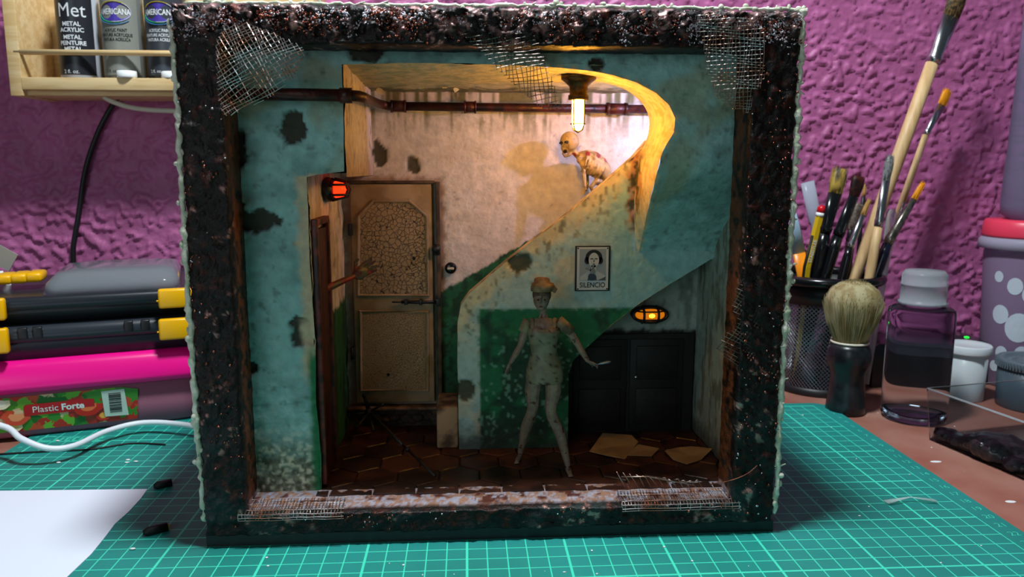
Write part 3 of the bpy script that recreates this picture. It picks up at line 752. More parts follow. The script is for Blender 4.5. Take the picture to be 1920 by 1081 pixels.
# step below the door, stair foot block
q = MB(); q.box((-32.2, -8.35, 2.55), (7.6, .75, 1.3))
for i in range(46):
    q.ball((rsf.uniform(-35.6, -29.6), -8.75 + rsf.uniform(-.03, .12), rsf.uniform(2.1, 2.95)), rsf.uniform(.14, .36), (1.3, .6, .8), 5)
q.build('rubble_step', mk('rubble_stone', '4a3c34', .8, 0, '2a211c', .8, .05, .3), dio, label='rough stone face of the step below the door')
q = MB(); q.box((-32.5, -8.55, 3.22), (6.6, 1.0, .2), bev=.06); q.build('door_sill', mk('worn_sill', '8a6a50', .7, 0, '4e3a2c', 1, .03, .4), dio, label='worn tan sill under the panelled door')
q = MB(); q.box((-29.15, -11.6, 3.3), (1.3, 3.2, 2.6), bev=.12); q.build('stair_foot', mk('stair_foot_plaster', 'b08a66', .75, 0, '5a4030', 1.2, .04, .4), dio, label='grimy tan block at the foot of the stairs')

# --- panelled door
def crackle(name, c, dark, scale, amt):
    m, nt, b = nodes(name); L = nt.links.new
    tc = N(nt, 'ShaderNodeTexCoord'); n = N(nt, 'ShaderNodeTexNoise', Scale=150.0, Detail=2.0); L(tc.outputs['Object'], n.inputs['Vector'])
    ad = N(nt, 'ShaderNodeMixRGB', blend_type='ADD', Fac=0.004); L(tc.outputs['Object'], ad.inputs[1]); L(n.outputs['Color'], ad.inputs[2])
    v = N(nt, 'ShaderNodeTexVoronoi', feature='DISTANCE_TO_EDGE', Scale=scale, Randomness=1.0); L(ad.outputs[0], v.inputs['Vector'])
    mr = N(nt, 'ShaderNodeMapRange', **{'From Min': 0.012, 'From Max': amt}); L(v.outputs['Distance'], mr.inputs[0])
    mx = N(nt, 'ShaderNodeMix', data_type='RGBA'); L(mr.outputs[0], mx.inputs[0]); mx.inputs[6].default_value = (*lin(dark), 1)
    n3 = N(nt, 'ShaderNodeTexNoise', Scale=60.0, Detail=4.0); L(tc.outputs['Object'], n3.inputs['Vector'])
    m3 = N(nt, 'ShaderNodeMix', data_type='RGBA'); L(n3.outputs[0], m3.inputs[0]); m3.inputs[6].default_value = (*lin(c), 1); m3.inputs[7].default_value = (*lin('8c7852'), 1)
    L(m3.outputs[2], mx.inputs[7]); L(mx.outputs[2], b.inputs['Base Color']); b.inputs['Roughness'].default_value = .55
    bp = N(nt, 'ShaderNodeBump', Strength=1.0, Distance=0.0004); L(mr.outputs[0], bp.inputs['Height']); L(bp.outputs[0], b.inputs['Normal'])
    return m
M_door = mk('door_paint', 'a08a6a', .55, 0, '86704e', 1.2, .01, .3)
M_cr = crackle('crackled_paint', 'a28a66', '2c2016', 370, .055)
M_cr2 = crackle('fine_crackled_paint', '9c8560', '4a3a28', 700, .035)
dp = lambda u, v: (lambda p: (p.x, p.z))(at(u, v, -8.7))
x0, z1_ = dp(656, 345); x1, z0_ = dp(815, 753)
q = MB(); q.box(((x0 + x1) / 2, -8.5, (z0_ + z1_) / 2), (x1 - x0, .35, z1_ - z0_), bev=.05)
door = q.build('panelled_door', M_door, dio, label='shabby beige panelled door with crackled paint')
up = [dp(u, v) for u, v in ((672, 553), (672, 405), (700, 376), (768, 376), (801, 405), (803, 553))]
lo = [dp(u, v) for u, v in ((677, 731), (676, 583), (802, 584), (802, 731))]
for pts, mt, nm in ((up, M_cr, 'upper_panel'), (lo, M_cr2, 'lower_panel')):
    q = MB(); q.prism(pts, -8.72, -8.6); q.build(nm, mt, door)
    q = MB(); q.tube([(a, -8.72, b) for a, b in pts], .13, 8, closed=True, smooth=False); q.build('moulding', M_door, door)
for u, v, h in ((657, 430, .75), (662, 662, .8)):
    p = at(u, v, -8.8); q = MB(); q.box((p.x, -8.8, p.z), (.3, .16, h), bev=.03); q.tube([(p.x - .05, -8.9, p.z - h / 2), (p.x - .05, -8.9, p.z + h / 2)], .08, 8); q.build('hinge', M_blk, door)
p = at(818, 468, -8.9); q = MB(); q.box((p.x, -8.8, p.z), (.5, .25, .7), bev=.08); q.ball((p.x, -9.05, p.z + .05), .3, n=8); q.build('lock', M_blk, door)
a = at(735, 566, -8.9); b = at(822, 566, -8.9); q = MB()
q.tube([a, a.lerp(b, .25)], .05, 6); q.tube([a.lerp(b, .2), b], .11, 8); q.box(a.lerp(b, .3), (.22, .3, .34), bev=.03); q.box(a.lerp(b, .62), (.2, .3, .36), bev=.03); q.box(b, (.3, .34, .5), bev=.03)
q.build('bolt', M_blk, door, label='black sliding bolt')
for u, v in ((776, 484), (728, 702)):
    q = MB(); q.ball(at(u, v, -8.76), .11, (1, .4, 1), 6); q.build('chip_hole', M_dark, door)
j0 = dp(821, 345); j1 = dp(825, 753)
q = MB(); q.box(((j0[0] + j1[0]) / 2, -8.5, (z0_ + z1_) / 2 + .05), (.26, .6, z1_ - z0_ + .2), bev=.04); q.box(((x0 + x1) / 2, -8.45, z1_ + .12), (x1 - x0 + .4, .5, .2), bev=.05)
q.build('door_casing', mk('door_casing', '5c4632', .6, 0, '33251a', 1, .02, .3), dio, label='dark stained door casing')
# brown side door in the corridor wall
q = MB(); q.box((-35.72, -17.2, 9.0), (.35, 3.0, 13.6), bev=.05)
sd = q.build('side_door', M_brown, dio, label='dark red-brown side door seen edge-on at left')
q = MB(); q.box((-35.6, -18.6, 9.2), (.3, .3, 14.0), bev=.04); q.box((-35.6, -15.5, 9.2), (.35, .35, 14.0), bev=.04); q.box((-35.6, -17.1, 16.2), (.35, 3.4, .35), bev=.04)
q.build('door_frame', mk('side_door_frame', '6a2a20', .5, 0, '2a100c', .8, .03, .3), sd)

# ------------------------------------------------------------------ fittings of the miniature room (each a thing of its own)
# rusted pipe
yb = -9.0; pf = [at(440, 177, -19.75), at(560, 177, -19.75), at(655, 179, -19.75)]
e0 = pf[-1]; e1 = Vector((e0.x + .45, -19.3, e0.z)); e2 = Vector((-33.25, yb - .9, 22.85)); e3 = Vector((-32.7, yb, 22.75)); e4 = at(1230, 205, yb)
pipe = thing('rusted_pipe', (-33, -14, 22.8), 'rust-brown pipe along the top of the miniature walls', 'pipe')
q = MB(); q.tube([Vector((-38.9, -19.8, e0.z))] + pf, .30, 12); q.build('pipe_run', M_pipe, pipe)
q = MB(); q.tube(crv([e0, e1, Vector((e1.x + .1, -18.5, e0.z)), e2.lerp(e1, .5), e2, e3], 6), .27, 12); q.build('elbow', M_pipe, pipe)
q = MB(); q.tube([e3, e4], .27, 12); q.build('pipe_run', M_pipe, pipe)
for u, l in ((662, .3),):
    q = MB(); q.tube([e0 - Vector((.45, 0, 0)), e0 + Vector((.12, 0, 0))], .37, 12); q.build('coupling', M_pipe, pipe)
for u0, u1 in ((705, 735), (848, 872), (1130, 1172)):
    a = e3.lerp(e4, (u0 - 700) / 530); b = e3.lerp(e4, (u1 - 700) / 530); q = MB(); q.tube([a, b], .35, 12); q.tube([a, a.lerp(b, .15)], .39, 12); q.tube([a.lerp(b, .85), b], .39, 12); q.build('coupling', M_pipe, pipe)

# hanging caged lamp
M_brass = mk('dark_brass', '5a4424', .4, .7, '30240f', .6)
ly = -16.0; lp = at(1085, 152, ly); top = lp.z
lamp = thing('ceiling_lamp', (lp.x, ly, at(1085, 248, ly).z), 'glowing yellow caged bulb hanging from the arch of the miniature room', 'lamp')
bot = at(1085, 248, ly).z; sk = at(1085, 188, ly).z; fz = at(1085, 162, ly).z
q = MB(); q.lathe([(.0, top + .35), (.95, top + .35), (.95, top + .1), (.75, top - .05), (.5, fz), (.48, sk + .3), (.56, sk + .26), (.56, sk + .02), (.40, sk), (0.01, sk)], (lp.x, ly, 0), 20); q.build('lamp_holder', M_brass, lamp)
q = MB(); q.lathe([(.01, bot + .10), (.15, bot + .13), (.29, bot + .3), (.34, bot + .55), (.34, sk + .02), (.01, sk + .02)], (lp.x, ly, 0), 20)
q.build('bulb', mk('bulb_glow', 'ffd9a0', .4, emit='ffb034', es=185.0), lamp, label='white-hot glowing bulb')
q = MB()
for k in range(4):
    a = math.pi / 4 + k * math.pi / 2; ca, sa = math.cos(a) * .41, math.sin(a) * .41
    q.tube([(lp.x + ca, ly + sa, sk + .05), (lp.x + ca, ly + sa, bot + .45), (lp.x + ca * .7, ly + sa * .7, bot + .12), (lp.x, ly, bot)], .035, 6)
q.tube([(lp.x + .41 * math.cos(t / 16 * 6.283), ly + .41 * math.sin(t / 16 * 6.283), bot + .45) for t in range(16)], .03, 6, closed=True)
q.build('cage', M_brass, lamp)
# red bulkhead lamp on the side wall
rp = at(618, 355, -14.2); R0 = Vector((-35.75, -14.2, rp.z))
red = thing('wall_lamp', (-35.75, -14.2, rp.z), 'red glowing caged lamp on the left corridor wall above the side door', 'lamp')
q = MB(); M90 = Matrix.Rotation(math.pi / 2, 3, 'Y')
q.lathe([(.01, 0), (.95, 0), (.95, .22), (.8, .45), (.66, .5), (.01, .5)], R0, 18, sx=.72, sy=1.25, M=M90); q.build('lamp_base', M_blk, red)
q = MB(); q.lathe([(.64, .4), (.62, .8), (.5, 1.02), (.28, 1.12), (.01, 1.15)], R0, 16, sx=.72, sy=1.15, M=M90, cap=False); q.build('lens', mk('red_lens', 'ff3010', .3, emit='ff1e06', es=5.0), red, label='glowing red lens')
q = MB()
for s_ in (-.45, .45):
    q.tube([R0 + Vector((.4, s_ * 1.4, .6)), R0 + Vector((1.1, s_, .42)), R0 + Vector((1.26, s_, 0)), R0 + Vector((1.1, s_, -.42)), R0 + Vector((.4, s_ * 1.4, -.6))], .08, 6)
for s_ in (-.28, .28): q.tube([R0 + Vector((.4, -1.0, s_)), R0 + Vector((1.15, -.6, s_)), R0 + Vector((1.22, 0, s_)), R0 + Vector((1.15, .6, s_)), R0 + Vector((.4, 1.0, s_))], .08, 6)
q.build('cage', M_blk, red)
# orange bulkhead lamp under the stairs
op = at(1217, 588, -10.5); O0 = Vector((op.x, -10.35, op.z))
ora = thing('wall_lamp', O0, 'oval orange glowing caged lamp on the wall under the stairs', 'lamp'); MX = Matrix.Rotation(math.pi / 2, 3, 'X')
q = MB(); q.lathe([(.01, 0), (1.0, 0), (1.0, .25), (.9, .4), (.84, .42), (.01, .42)], O0, 24, sx=1.2, sy=.56, M=MX); q.build('lamp_base', M_blk, ora)
q = MB(); q.lathe([(.82, .38), (.76, .6), (.6, .78), (.3, .86), (.01, .88)], O0, 24, sx=1.18, sy=.5, M=MX, cap=False); q.build('lens', mk('orange_lens', 'c87018', .35, emit='ff8a10', es=0.55), ora, label='glowing orange lens')
q = MB(); q.ball(O0 + Vector((.02, -.72, .0)), .24, (1.4, .8, .9), 8); q.build('bulb', mk('orange_bulb', 'ffb040', .3, emit='ffa020', es=6.0), ora)
q = MB()
for s_ in (-.5, .42): q.tube([O0 + Vector((s_, -.35, .55)), O0 + Vector((s_, -.95, .3)), O0 + Vector((s_, -1.02, 0)), O0 + Vector((s_, -.95, -.3)), O0 + Vector((s_, -.35, -.55))], .085, 6)
q.tube([O0 + Vector((1.12 * math.cos(t / 24 * 6.283), -.5, .48 * math.sin(t / 24 * 6.283))) for t in range(24)], .10, 6, closed=True)
for s_ in (-.26, .26): q.tube([O0 + Vector((-1.05, -.5, s_)), O0 + Vector((-.5, -.93, s_)), O0 + Vector((.42, -.93, s_)), O0 + Vector((1.05, -.5, s_))], .05, 6)
q.build('cage', M_blk, ora)
# round switch
p = at(845, 502, -8.3); q = MB(); q.lathe([(.01, 0), (.38, 0), (.38, .12), (.3, .22), (.01, .22)], p, 18, M=MX)
sw = q.build('wall_switch', M_blkg, None, label='round black rotary switch on the pale wall right of the door', cat='switch')
q = MB(); q.box(p + Vector((0, -.28, 0)), (.44, .14, .15), bev=.04); q.build('switch_lever', mk('ivory', 'd8c8a0', .4), sw)

# enamel notice
a = at(1079, 461, -13.62); b = at(1143, 545, -13.62); cx, cz = (a.x + b.x) / 2, (a.z + b.z) / 2; W, H = b.x - a.x, a.z - b.z
sg = thing('wall_notice', (cx, -13.5, b.z), 'black-bordered notice of a woman hushing, reading SILENCIO, on the stair wall', 'sign')
q = MB(); q.box((cx, -13.55, cz), (W, .12, H), bev=.02); q.build('backing_plate', M_black, sg)
def flat(name, polys, mt, y):
    q = MB()
    for poly in polys: q.prism([(cx + px * W / 2, cz + pz * H / 2) for px, pz in poly], y, y - .012)
    q.build(name, mt, sg)
def ell(ex, ez, rx, rz, n=18, a0=0, a1=6.2832): return [(ex + rx * math.cos(a0 + (a1 - a0) * i / n), ez + rz * math.sin(a0 + (a1 - a0) * i / n)) for i in range(n)]
G = lambda n, c: mk(n, c, .5)
flat('white_panel', [[(-.9, -.95), (.9, -.95), (.9, .95), (-.9, .95)]], G('notice_white', 'b9bdb8'), -13.62)
flat('picture_field', [[(-.76, -.53), (.76, -.53), (.76, .87), (-.76, .87)]], G('notice_grey', '8b9496'), -13.635)
flat('dress_print', [[(-.74, -.52), (-.7, -.35), (-.25, -.1), (.25, -.1), (.7, -.3), (.74, -.52)]], G('notice_dress', 'a7adab'), -13.65)
flat('shadow_print', [[(.28, -.52), (.74, -.35), (.74, -.52)], [(-.3, -.52), (-.22, -.3), (.2, -.3), (.25, -.52)]], G('notice_shadow', '4a5256'), -13.66)
flat('hair_print', [ell(.05, .5, .48, .34), ell(-.32, .36, .16, .16), ell(.42, .36, .16, .16)], G('notice_hair', '15181a'), -13.672)
flat('face_print', [ell(.05, .38, .3, .33), [(-.08, .15), (.18, .15), (.2, -.12), (-.12, -.12)]], G('notice_skin', 'b2b4ae'), -13.685)
flat('feature_print', [ell(-.07, .44, .09, .025), ell(.18, .44, .09, .025), ell(.05, .2, .07, .025), [(.04, .42), (.07, .42), (.09, .3), (.02, .3)]], G('notice_dark', '3a4042'), -13.70)
flat('hand_print', [ell(-.02, -.1, .16, .13), [(-.03, 0), (.05, 0), (.05, .24), (-.01, .24)], [(-.42, .06), (-.1, -.02), (-.1, -.1), (-.44, -.02)]], G('notice_hand', '737b7c'), -13.715)
flat('sleeve_print', [ell(-.05, -.36, .22, .16)], G('notice_sleeve', '2c3a48'), -13.705)
q = MB(); q.merge(put_text('SILENCIO', .42, lambda x, y: (cx + x, -13.64, cz - H * .415 + y), sx=.86, bold=.006))
wd = text_geo('SILENCIO', .42, sx=.86)
for v in wd.v: pass
q.build('lettering', M_black, sg, label='black capitals reading SILENCIO')
for sx_ in (-.84, .84):
    for sz_ in (-.9, .9):
        q = MB(); q.ball((cx + sx_ * W / 2, -13.64, cz + sz_ * H / 2), .05, n=6); q.build('rivet', M_blk, sg)

# scraps of wire mesh stuck on the frame
def inpoly(px, py, poly):
    r = False; n = len(poly)
    for i in range(n):
        x1, y1 = poly[i]; x2, y2 = poly[(i + 1) % n]
        if (y1 > py) != (y2 > py) and px < (x2 - x1) * (py - y1) / (y2 - y1) + x1: r = not r
    return r
def wire_scrap(polypx, depth, spacing, ang, mat, label, r=.022, seed=1, drop=.0, sp2=None, group=None):
    rs = random.Random(seed); P = [at(u, v, FY) for u, v in polypx]; poly = [(p.x, p.z) for p in P]
    cx = sum(p[0] for p in poly) / len(poly); cz = sum(p[1] for p in poly) / len(poly); rad = max(math.hypot(a - cx, b - cz) for a, b in poly)
    q = MB()
    for fam in (0, 1):
        a = math.radians(ang + 90 * fam); d = (math.cos(a), math.sin(a)); n_ = (-d[1], d[0]); spc = spacing if fam == 0 or sp2 is None else sp2
        k = -int(rad / spc) - 1
        while k * spc < rad:
            off = k * spc + rs.uniform(-.02, .02); seg = []; t = -rad
            over = rs.uniform(0, .25)
            while t < rad:
                bend = .05 * math.sin(t * 2 + k)
                x = cx + d[0] * t + n_[0] * (off + bend); z = cz + d[1] * t + n_[1] * (off + bend)
                if inpoly(x, z, poly): seg.append(Vector((x, depth(x - cx, z - cz, rad) + .015 * math.cos(t / spacing * math.pi + k * math.pi), z)))
                else:
                    if len(seg) > 1 and rs.random() >= drop: q.tube(seg, r, 4, smooth=False)
                    seg = []
                t += spacing * .8
            if len(seg) > 1: q.tube(seg, r, 4, smooth=False)
            k += 1
    return q.build('wire_mesh_scrap', mat, None, label=label, cat='wire mesh', group=group)
wire_scrap([(425, 52), (470, 45), (545, 75), (575, 92), (572, 120), (555, 150), (520, 182), (470, 205), (425, 222), (414, 190), (415, 120), (412, 80)], lambda dx, dz, R_: FY - .25 - .75 * max(0, 1 - ((dx + .2) ** 2 + dz ** 2) / (R_ * R_) * 1.1), .165, -62, M_wirec, 'bulging rusty wire mesh scrap in the top left corner of the frame', .02, 2)
wire_scrap([(860, 62), (1000, 60), (1012, 85), (1030, 130), (1062, 206), (1020, 206), (965, 160), (935, 135), (905, 100)], lambda dx, dz, R_: FY - .05 + (.9 * min(0, dz) * -.35), .19, 8, M_wired, 'dark wire mesh scrap hanging from the top frame left of the yellow bulb', .016, 3)
wire_scrap([(1298, 25), (1400, 30), (1432, 60), (1432, 150), (1408, 205), (1405, 215), (1362, 200), (1340, 180), (1322, 130), (1315, 80)], lambda dx, dz, R_: FY - .14 + (.15 if dz < -1 else 0), .16, 0, M_wirec, 'square-woven wire mesh scrap in the top right corner of the frame', .019, 4)
wire_scrap([(1428, 470), (1405, 500), (1380, 545), (1372, 575), (1385, 600), (1352, 645), (1345, 655), (1380, 690), (1408, 700), (1418, 650), (1432, 560)], lambda dx, dz, R_: FY + .02 + .5 * max(0, -dx), .19, 62, M_wired, 'diamond wire mesh scrap fraying off the right side of the frame', .016, 5)
def ledge_mesh(x0, x1, label, seed, mat):
    rs = random.Random(seed); q = MB(); x = x0
    prof = [(-20.0, 2.02), (-20.5, 1.98), (-21.1, 1.92), (-21.34, 1.8), (-21.38, 1.62), (-21.38, 1.5)]
    while x < x1:
        e = rs.randint(4, 6); dz = rs.uniform(0, .04); q.tube([(x + rs.uniform(-.03, .03), y, z + dz) for y, z in prof[:e]], .02, 4, smooth=False); x += .17
    for y, z in prof: q.tube([(x0 + (x1 - x0) * t / 12, y, z + rs.uniform(-.01, .03)) for t in range(13)], .02, 4, smooth=False)
    return q
a = at(448, 930, -21); b = at(600, 930, -21)
ledge_mesh(a.x, b.x + 1.2, '', 6, M_wirec).build('wire_mesh_scrap', M_wirec, None, label='wire mesh strip folded over the bottom frame at the left corner', cat='wire mesh')
a = at(1165, 920, -21); b = at(1385, 920, -21)
q = ledge_mesh(a.x, b.x, '', 7, M_wirec)
for k in range(13):
    p = at(1172 + k * 12, 912, -20.4); q.tube([p, p + Vector((-.25, .05, .45 + .2 * random.random() - k * .02)), p + Vector((-.45, .1, .8 - k * .05))], [.03, .03, .02], 5)
q.tube([at(1165, 893, -20.4), at(1215, 893, -20.4), at(1262, 902, -20.4), at(1300, 908, -20.4)], .03, 5)
q.build('wire_mesh_scrap', M_wirec, None, label='frayed wire mesh strip bristling over the bottom frame at the right corner', cat='wire mesh')
# one long copper wire at lower right corner
q = MB(); q.tube(crv([at(1330, 908, -20.8), at(1370, 900, -21.3), at(1400, 888, -21.5), at(1420, 872, -21.5)]), .03, 5); q.build('loose_wire', M_copper, None, label='single copper wire crossing the lower right frame corner', cat='wire')

# sheets of paper on the miniature floor
M_note = mk('yellowed_paper', 'a08560', .7, 0, '8a6c4a', 2)
def note(px, label, lift):
    pts = [onz(u, v, FL + .06) for u, v in px]; c = sum(pts, Vector()) / len(pts); q = MB(); n = len(pts)
    top = [Vector((p.x, p.y, FL + .08 + lift[i % len(lift)])) for i, p in enumerate(pts)]
    cc = Vector((c.x, c.y, FL + .09)); vs = top + [cc] + [t - Vector((0, 0, .03)) for t in top] + [cc - Vector((0, 0, .03))]
    fs = [(i, (i + 1) % n, n) for i in range(n)] + [((i + 1) % n + n + 1, i + n + 1, 2 * n + 1) for i in range(n)] + [(i, i + n + 1, (i + 1) % n + n + 1, (i + 1) % n) for i in range(n)]
    q.add(vs, fs); q.build('paper_note', M_note, None, label=label, cat='paper')
note([(1105, 846), (1130, 815), (1184, 818), (1197, 829), (1172, 860), (1140, 856)], 'large yellowed sheet on the miniature floor beside the figure', [.0, .12, .1, .02, .0, .06])
note([(1172, 853), (1197, 833), (1236, 842), (1222, 855)], 'small yellowed sheet tucked beside the large one on the miniature floor', [.0, .02, .05, .0])
note([(1246, 848), (1268, 840), (1296, 838), (1336, 846), (1315, 862), (1288, 870), (1262, 862)], 'curled yellowed sheet lying alone near the right wall', [.12, .02, .06, .18, .02, .0, .02])

# fallen drip stand
hub = at(692, 772, -10.2); tip = onz(816, 892, FL + .12)
iv = thing('fallen_stand', (hub.x, hub.y, FL), 'black drip stand fallen over on the tiles in front of the panelled door', 'stand')
ax = (tip - hub).normalized(); q = MB(); q.tube([hub, hub.lerp(tip, .55)], .10, 8); q.tube([hub.lerp(tip, .5), tip], .075, 8); q.ball(hub.lerp(tip, .62), .15, n=6); q.build('pole', M_blk, iv)
q = MB(); q.ball(hub, .3, n=8); q.build('hub', M_blk, iv)
for u, v, y in ((683, 741, -10.2), (717, 758, -10.6), (655, 778, -10), (668, 800, -11.5), (700, 805, -11.8)):
    e = at(u, v, y); q = MB(); q.tube([hub, hub.lerp(e, .7), e], [.14, .11, .10], 8, flat=.7); q.ball(e, .15, n=6); q.build('leg', M_blk, iv)

# hands: helper for a palm with five unequal bent fingers
def hand(q, wrist, d, n_, size, curl=.5, thumb=1):
    """d: direction to the fingertips, n_: palm normal"""
    d = Vector(d).normalized(); n_ = Vector(n_); n_ = (n_ - d * n_.dot(d)).normalized(); s_ = d.cross(n_)
    palm = wrist + d * size * .24
    q.ball(palm, size * .23, (1, 1, 1), 8, Matrix((s_ * 1.0, n_ * .5, d * 1.25)).transposed())
    for i, (o, l) in enumerate(((-.17, .40), (-.06, .47), (.06, .44), (.16, .35))):
        b = palm + s_ * o * size + d * size * .2; k1 = b + (d + s_ * o * .7 + n_ * .15 * curl).normalized() * l * size * .5
        k2 = k1 + (d * (1 - curl * .5) + s_ * o * .8 + n_ * curl).normalized() * l * size * .32; k3 = k2 + (d * (1 - curl) + s_ * o * .5 + n_ * curl * 1.3).normalized() * l * size * .24
        q.tube([b - d * size * .1, k1, k2, k3], [size * .06, size * .052, size * .045, size * .035], 6)
    b = palm + s_ * (-.2 * thumb) * size - d * size * .08; k1 = b + (d * .6 - s_ * thumb * .9).normalized() * size * .22; k2 = k1 + (d * .9 - s_ * thumb * .3 + n_ * .4).normalized() * size * .18
    q.tube([palm, b, k1, k2], [size * .09, size * .075, size * .06, size * .045], 6)

# arm reaching out of the side door
sh = at(585, 548, -16.6); wr = at(664, 518, -14.2)
def arm_colors(X):
    n = fbm(X[:, 0] * 3, X[:, 1] * 3, X[:, 2] * 3, 311, 4); c = flatc(len(X), '4a4630'); c = mixc(c, L4('5c1a14'), sstep(.45, .56, n)); c = mixc(c, L4('8a2018'), sstep(.58, .66, n)); return c
q = MB(); q.tube([sh, sh.lerp(wr, .45) + Vector((0, 0, -.06)), sh.lerp(wr, .8), wr], [.27, .22, .17, .14], 10)
hand(q, wr, (at(690, 502, -13.7) - wr), (.25, -1, .1), 1.7, .35, 1)
skin('reaching_arm', q, .034, M_fig, None, arm_colors, 1, origin=sh, label='gaunt bloodstained arm reaching out of the brown side doorway', cat='arm')

# crouching emaciated figure on the stairs
cy_ = -9.75
def cp(u, v, dy=0): return at(u, v, cy_ + dy)
crt = thing('creature_figurine', cp(1120, 345), 'gaunt bald bone-coloured figurine crouching on the stairs behind the parapet', 'figurine')
q = MB()
q.ball(cp(1068, 265), .62, (.98, .9, 1.0), 12); q.ball(cp(1061, 276), .36, (.9, .85, 1.0), 10)               # skull, face
q.tube([cp(1060, 279), cp(1056, 288), cp(1059, 293), cp(1068, 290), cp(1073, 283)], [.12, .10, .10, .11, .12], 8)     # hanging jaw
q.tube([cp(1074, 279, .05), cp(1079, 287, .05), cp(1086, 293, .05)], [.21, .19, .24], 10)                     # neck
q.tube([cp(1084, 294), cp(1096, 296), cp(1108, 303), cp(1120, 312), cp(1130, 322), cp(1136, 334), cp(1136, 352)], [.38, .66, .84, .84, .68, .52, .45], 14, flat=.85)
for k in range(7):                                                                                             # ribs
    t = k / 6; a = cp(1098 + 34 * t, 283 + 22 * t, -.1); b = cp(1096 + 30 * t, 312 + 15 * t, -.76); c = cp(1090 + 30 * t, 322 + 13 * t, -.35)
    q.tube(crv([a, a.lerp(b, .5) + Vector((0.05, -.35, .05)), b, c], 4), .07, 6)
for k in range(9):                                                                                             # knobs of the spine
    p = [(1084, 286), (1091, 284), (1099, 284), (1107, 287), (1115, 291), (1123, 297), (1130, 304), (1137, 312), (1142, 321)][k]; q.ball(cp(p[0], p[1] + 2), .13, n=6)
q.ball(cp(1088, 300, -.45), .24, n=8)
q.tube([cp(1088, 300, -.45), cp(1094, 315, -.6), cp(1095, 328, -.7)], [.19, .14, .13], 8); q.tube([cp(1095, 328, -.7), cp(1096, 340, -.75), cp(1097, 350, -.8)], [.14, .12, .09], 8)
hand(q, cp(1097, 350, -.8), (-.3, -.1, -1), (-.4, -.6, 0), .62, .4, 1)
q.tube([cp(1092, 302, .45), cp(1100, 322, .5), cp(1102, 345, .4)], [.17, .13, .1], 8); hand(q, cp(1102, 345, .4), (-.3, 0, -1), (-.4, .6, 0), .6, .4, -1)
q.tube([cp(1134, 345), cp(1118, 340, -.4), cp(1108, 350, -.4), cp(1118, 368, -.3)], [.33, .22, .16, .14], 8); q.tube([cp(1136, 348, .3), cp(1124, 346, .5), cp(1130, 372, .4)], [.32, .2, .15], 8)
SPOT = [cp(u, v, -.5) for u, v in ((1092, 276), (1100, 274), (1104, 275), (1118, 281), (1123, 287), (1137, 300), (1122, 292), (1078, 290), (1102, 288))]
def cr_colors(X):
    n = fbm(X[:, 0] * 4, X[:, 1] * 4, X[:, 2] * 4, 321, 4); c = flatc(len(X), 'b09462'); c = mixc(c, L4('6e5630'), sstep(.5, .65, n) * .7)
    for p in SPOT: c = mixc(c, L4('7a1c1c'), sstep(.2, .1, np.hypot(X[:, 0] - p.x, X[:, 2] - p.z)))
    for u, v in ((1061, 267), (1051, 268)):
        e = cp(u, v); c = mixc(c, L4('2a1c10'), sstep(.14, .08, np.hypot(X[:, 0] - e.x, X[:, 2] - e.z)))
    e = cp(1059, 284); c = mixc(c, L4('2a140e'), sstep(.16, .1, np.hypot(X[:, 0] - e.x, X[:, 2] - e.z))); return c
skin('body', q, .045, M_fig, crt, cr_colors, 1)
q = MB(); e = cp(1060, 266, -.48); q.ball(e, .07, n=6); q.build('eye', M_black, crt); q = MB(); q.ball(cp(1050, 268, -.3), .06, n=6); q.build('eye', M_black, crt)
q = MB(); c_ = cp(1063, 270, -.5); q.ball(cp(1069, 271, -.05), .1, (.5, 1, 1), 6)
q.build('ear', mk('bone_skin', 'a08858', .6), crt)

# nurse figurine
ny = -16.7
def nb(u, v, dy=0): return at(u, v, ny + dy)
fL = onz(974, 862, FL); fR = onz(1066, 887, FL)
nurse = thing('nurse_figurine', (-23.8, -16.7, FL), 'nurse figurine in a stained short dress and cap standing knock-kneed before the green wall', 'figurine')
q = MB()
q.ball(nb(1015, 560), .52, (.88, .95, 1.15), 12); q.ball(nb(1014, 570, -.12), .36, (.85, .9, 1.0), 10); q.ball(nb(1013, 564, -.52), .09, (.8, 1, 1.5), 6)
q.tube([nb(1017, 574, .05), nb(1019, 588, .1), nb(1019, 600, .1)], [.24, .22, .3], 10)
q.tube([nb(1019, 596, .1), nb(1019, 606, .05), nb(1019, 622), nb(1019, 645), nb(1020, 662), nb(1021, 685), nb(1021, 706)], [.45, .82, .80, .62, .56, .82, .72], 16, flat=[.7, .6, .68, .7, .72, .72, .75], up=(0, 1, 0))
for s_ in (-1, 1): q.ball(nb(1019 + s_ * 13, 622, -.38), .33, n=9)
def limb(pts, rs_): q.tube(crv(pts, 4), [r for a, b in zip(rs_[:-1], rs_[1:]) for r in [a + (b - a) * t / 4 for t in range(4)]] + [rs_[-1]], 10)
aL = Vector((fL.x + .05, fL.y + .15, FL + .35)); aR = Vector((fR.x, fR.y + .2, FL + .35))
kL = nb(999, 766, .1); kR = nb(1033, 772, -.35)
limb([nb(1006, 695, 0), kL.lerp(nb(1006, 695), .5) + Vector((-.1, 0, 0)), kL, kL.lerp(aL, .4) + Vector((-.06, .1, 0)), aL], [.52, .46, .32, .33, .16])
limb([nb(1036, 695, 0), kR.lerp(nb(1036, 695), .5) + Vector((.1, 0, 0)), kR, kR.lerp(aR, .4) + Vector((.12, .1, 0)), aR], [.52, .46, .32, .33, .16])
for a, dx in ((aL, -.25), (aR, .05)):
    q.tube([a + Vector((0, .15, -.18)), a + Vector((dx * .5, -.25, -.2)), a + Vector((dx, -.7, -.27))], [.17, .18, .13], 8, flat=.75)
    for i in range(5): q.ball(a + Vector((dx + (i - 2) * .065, -.78 + abs(i - 1.5) * .03, -.3)), .05, n=5)
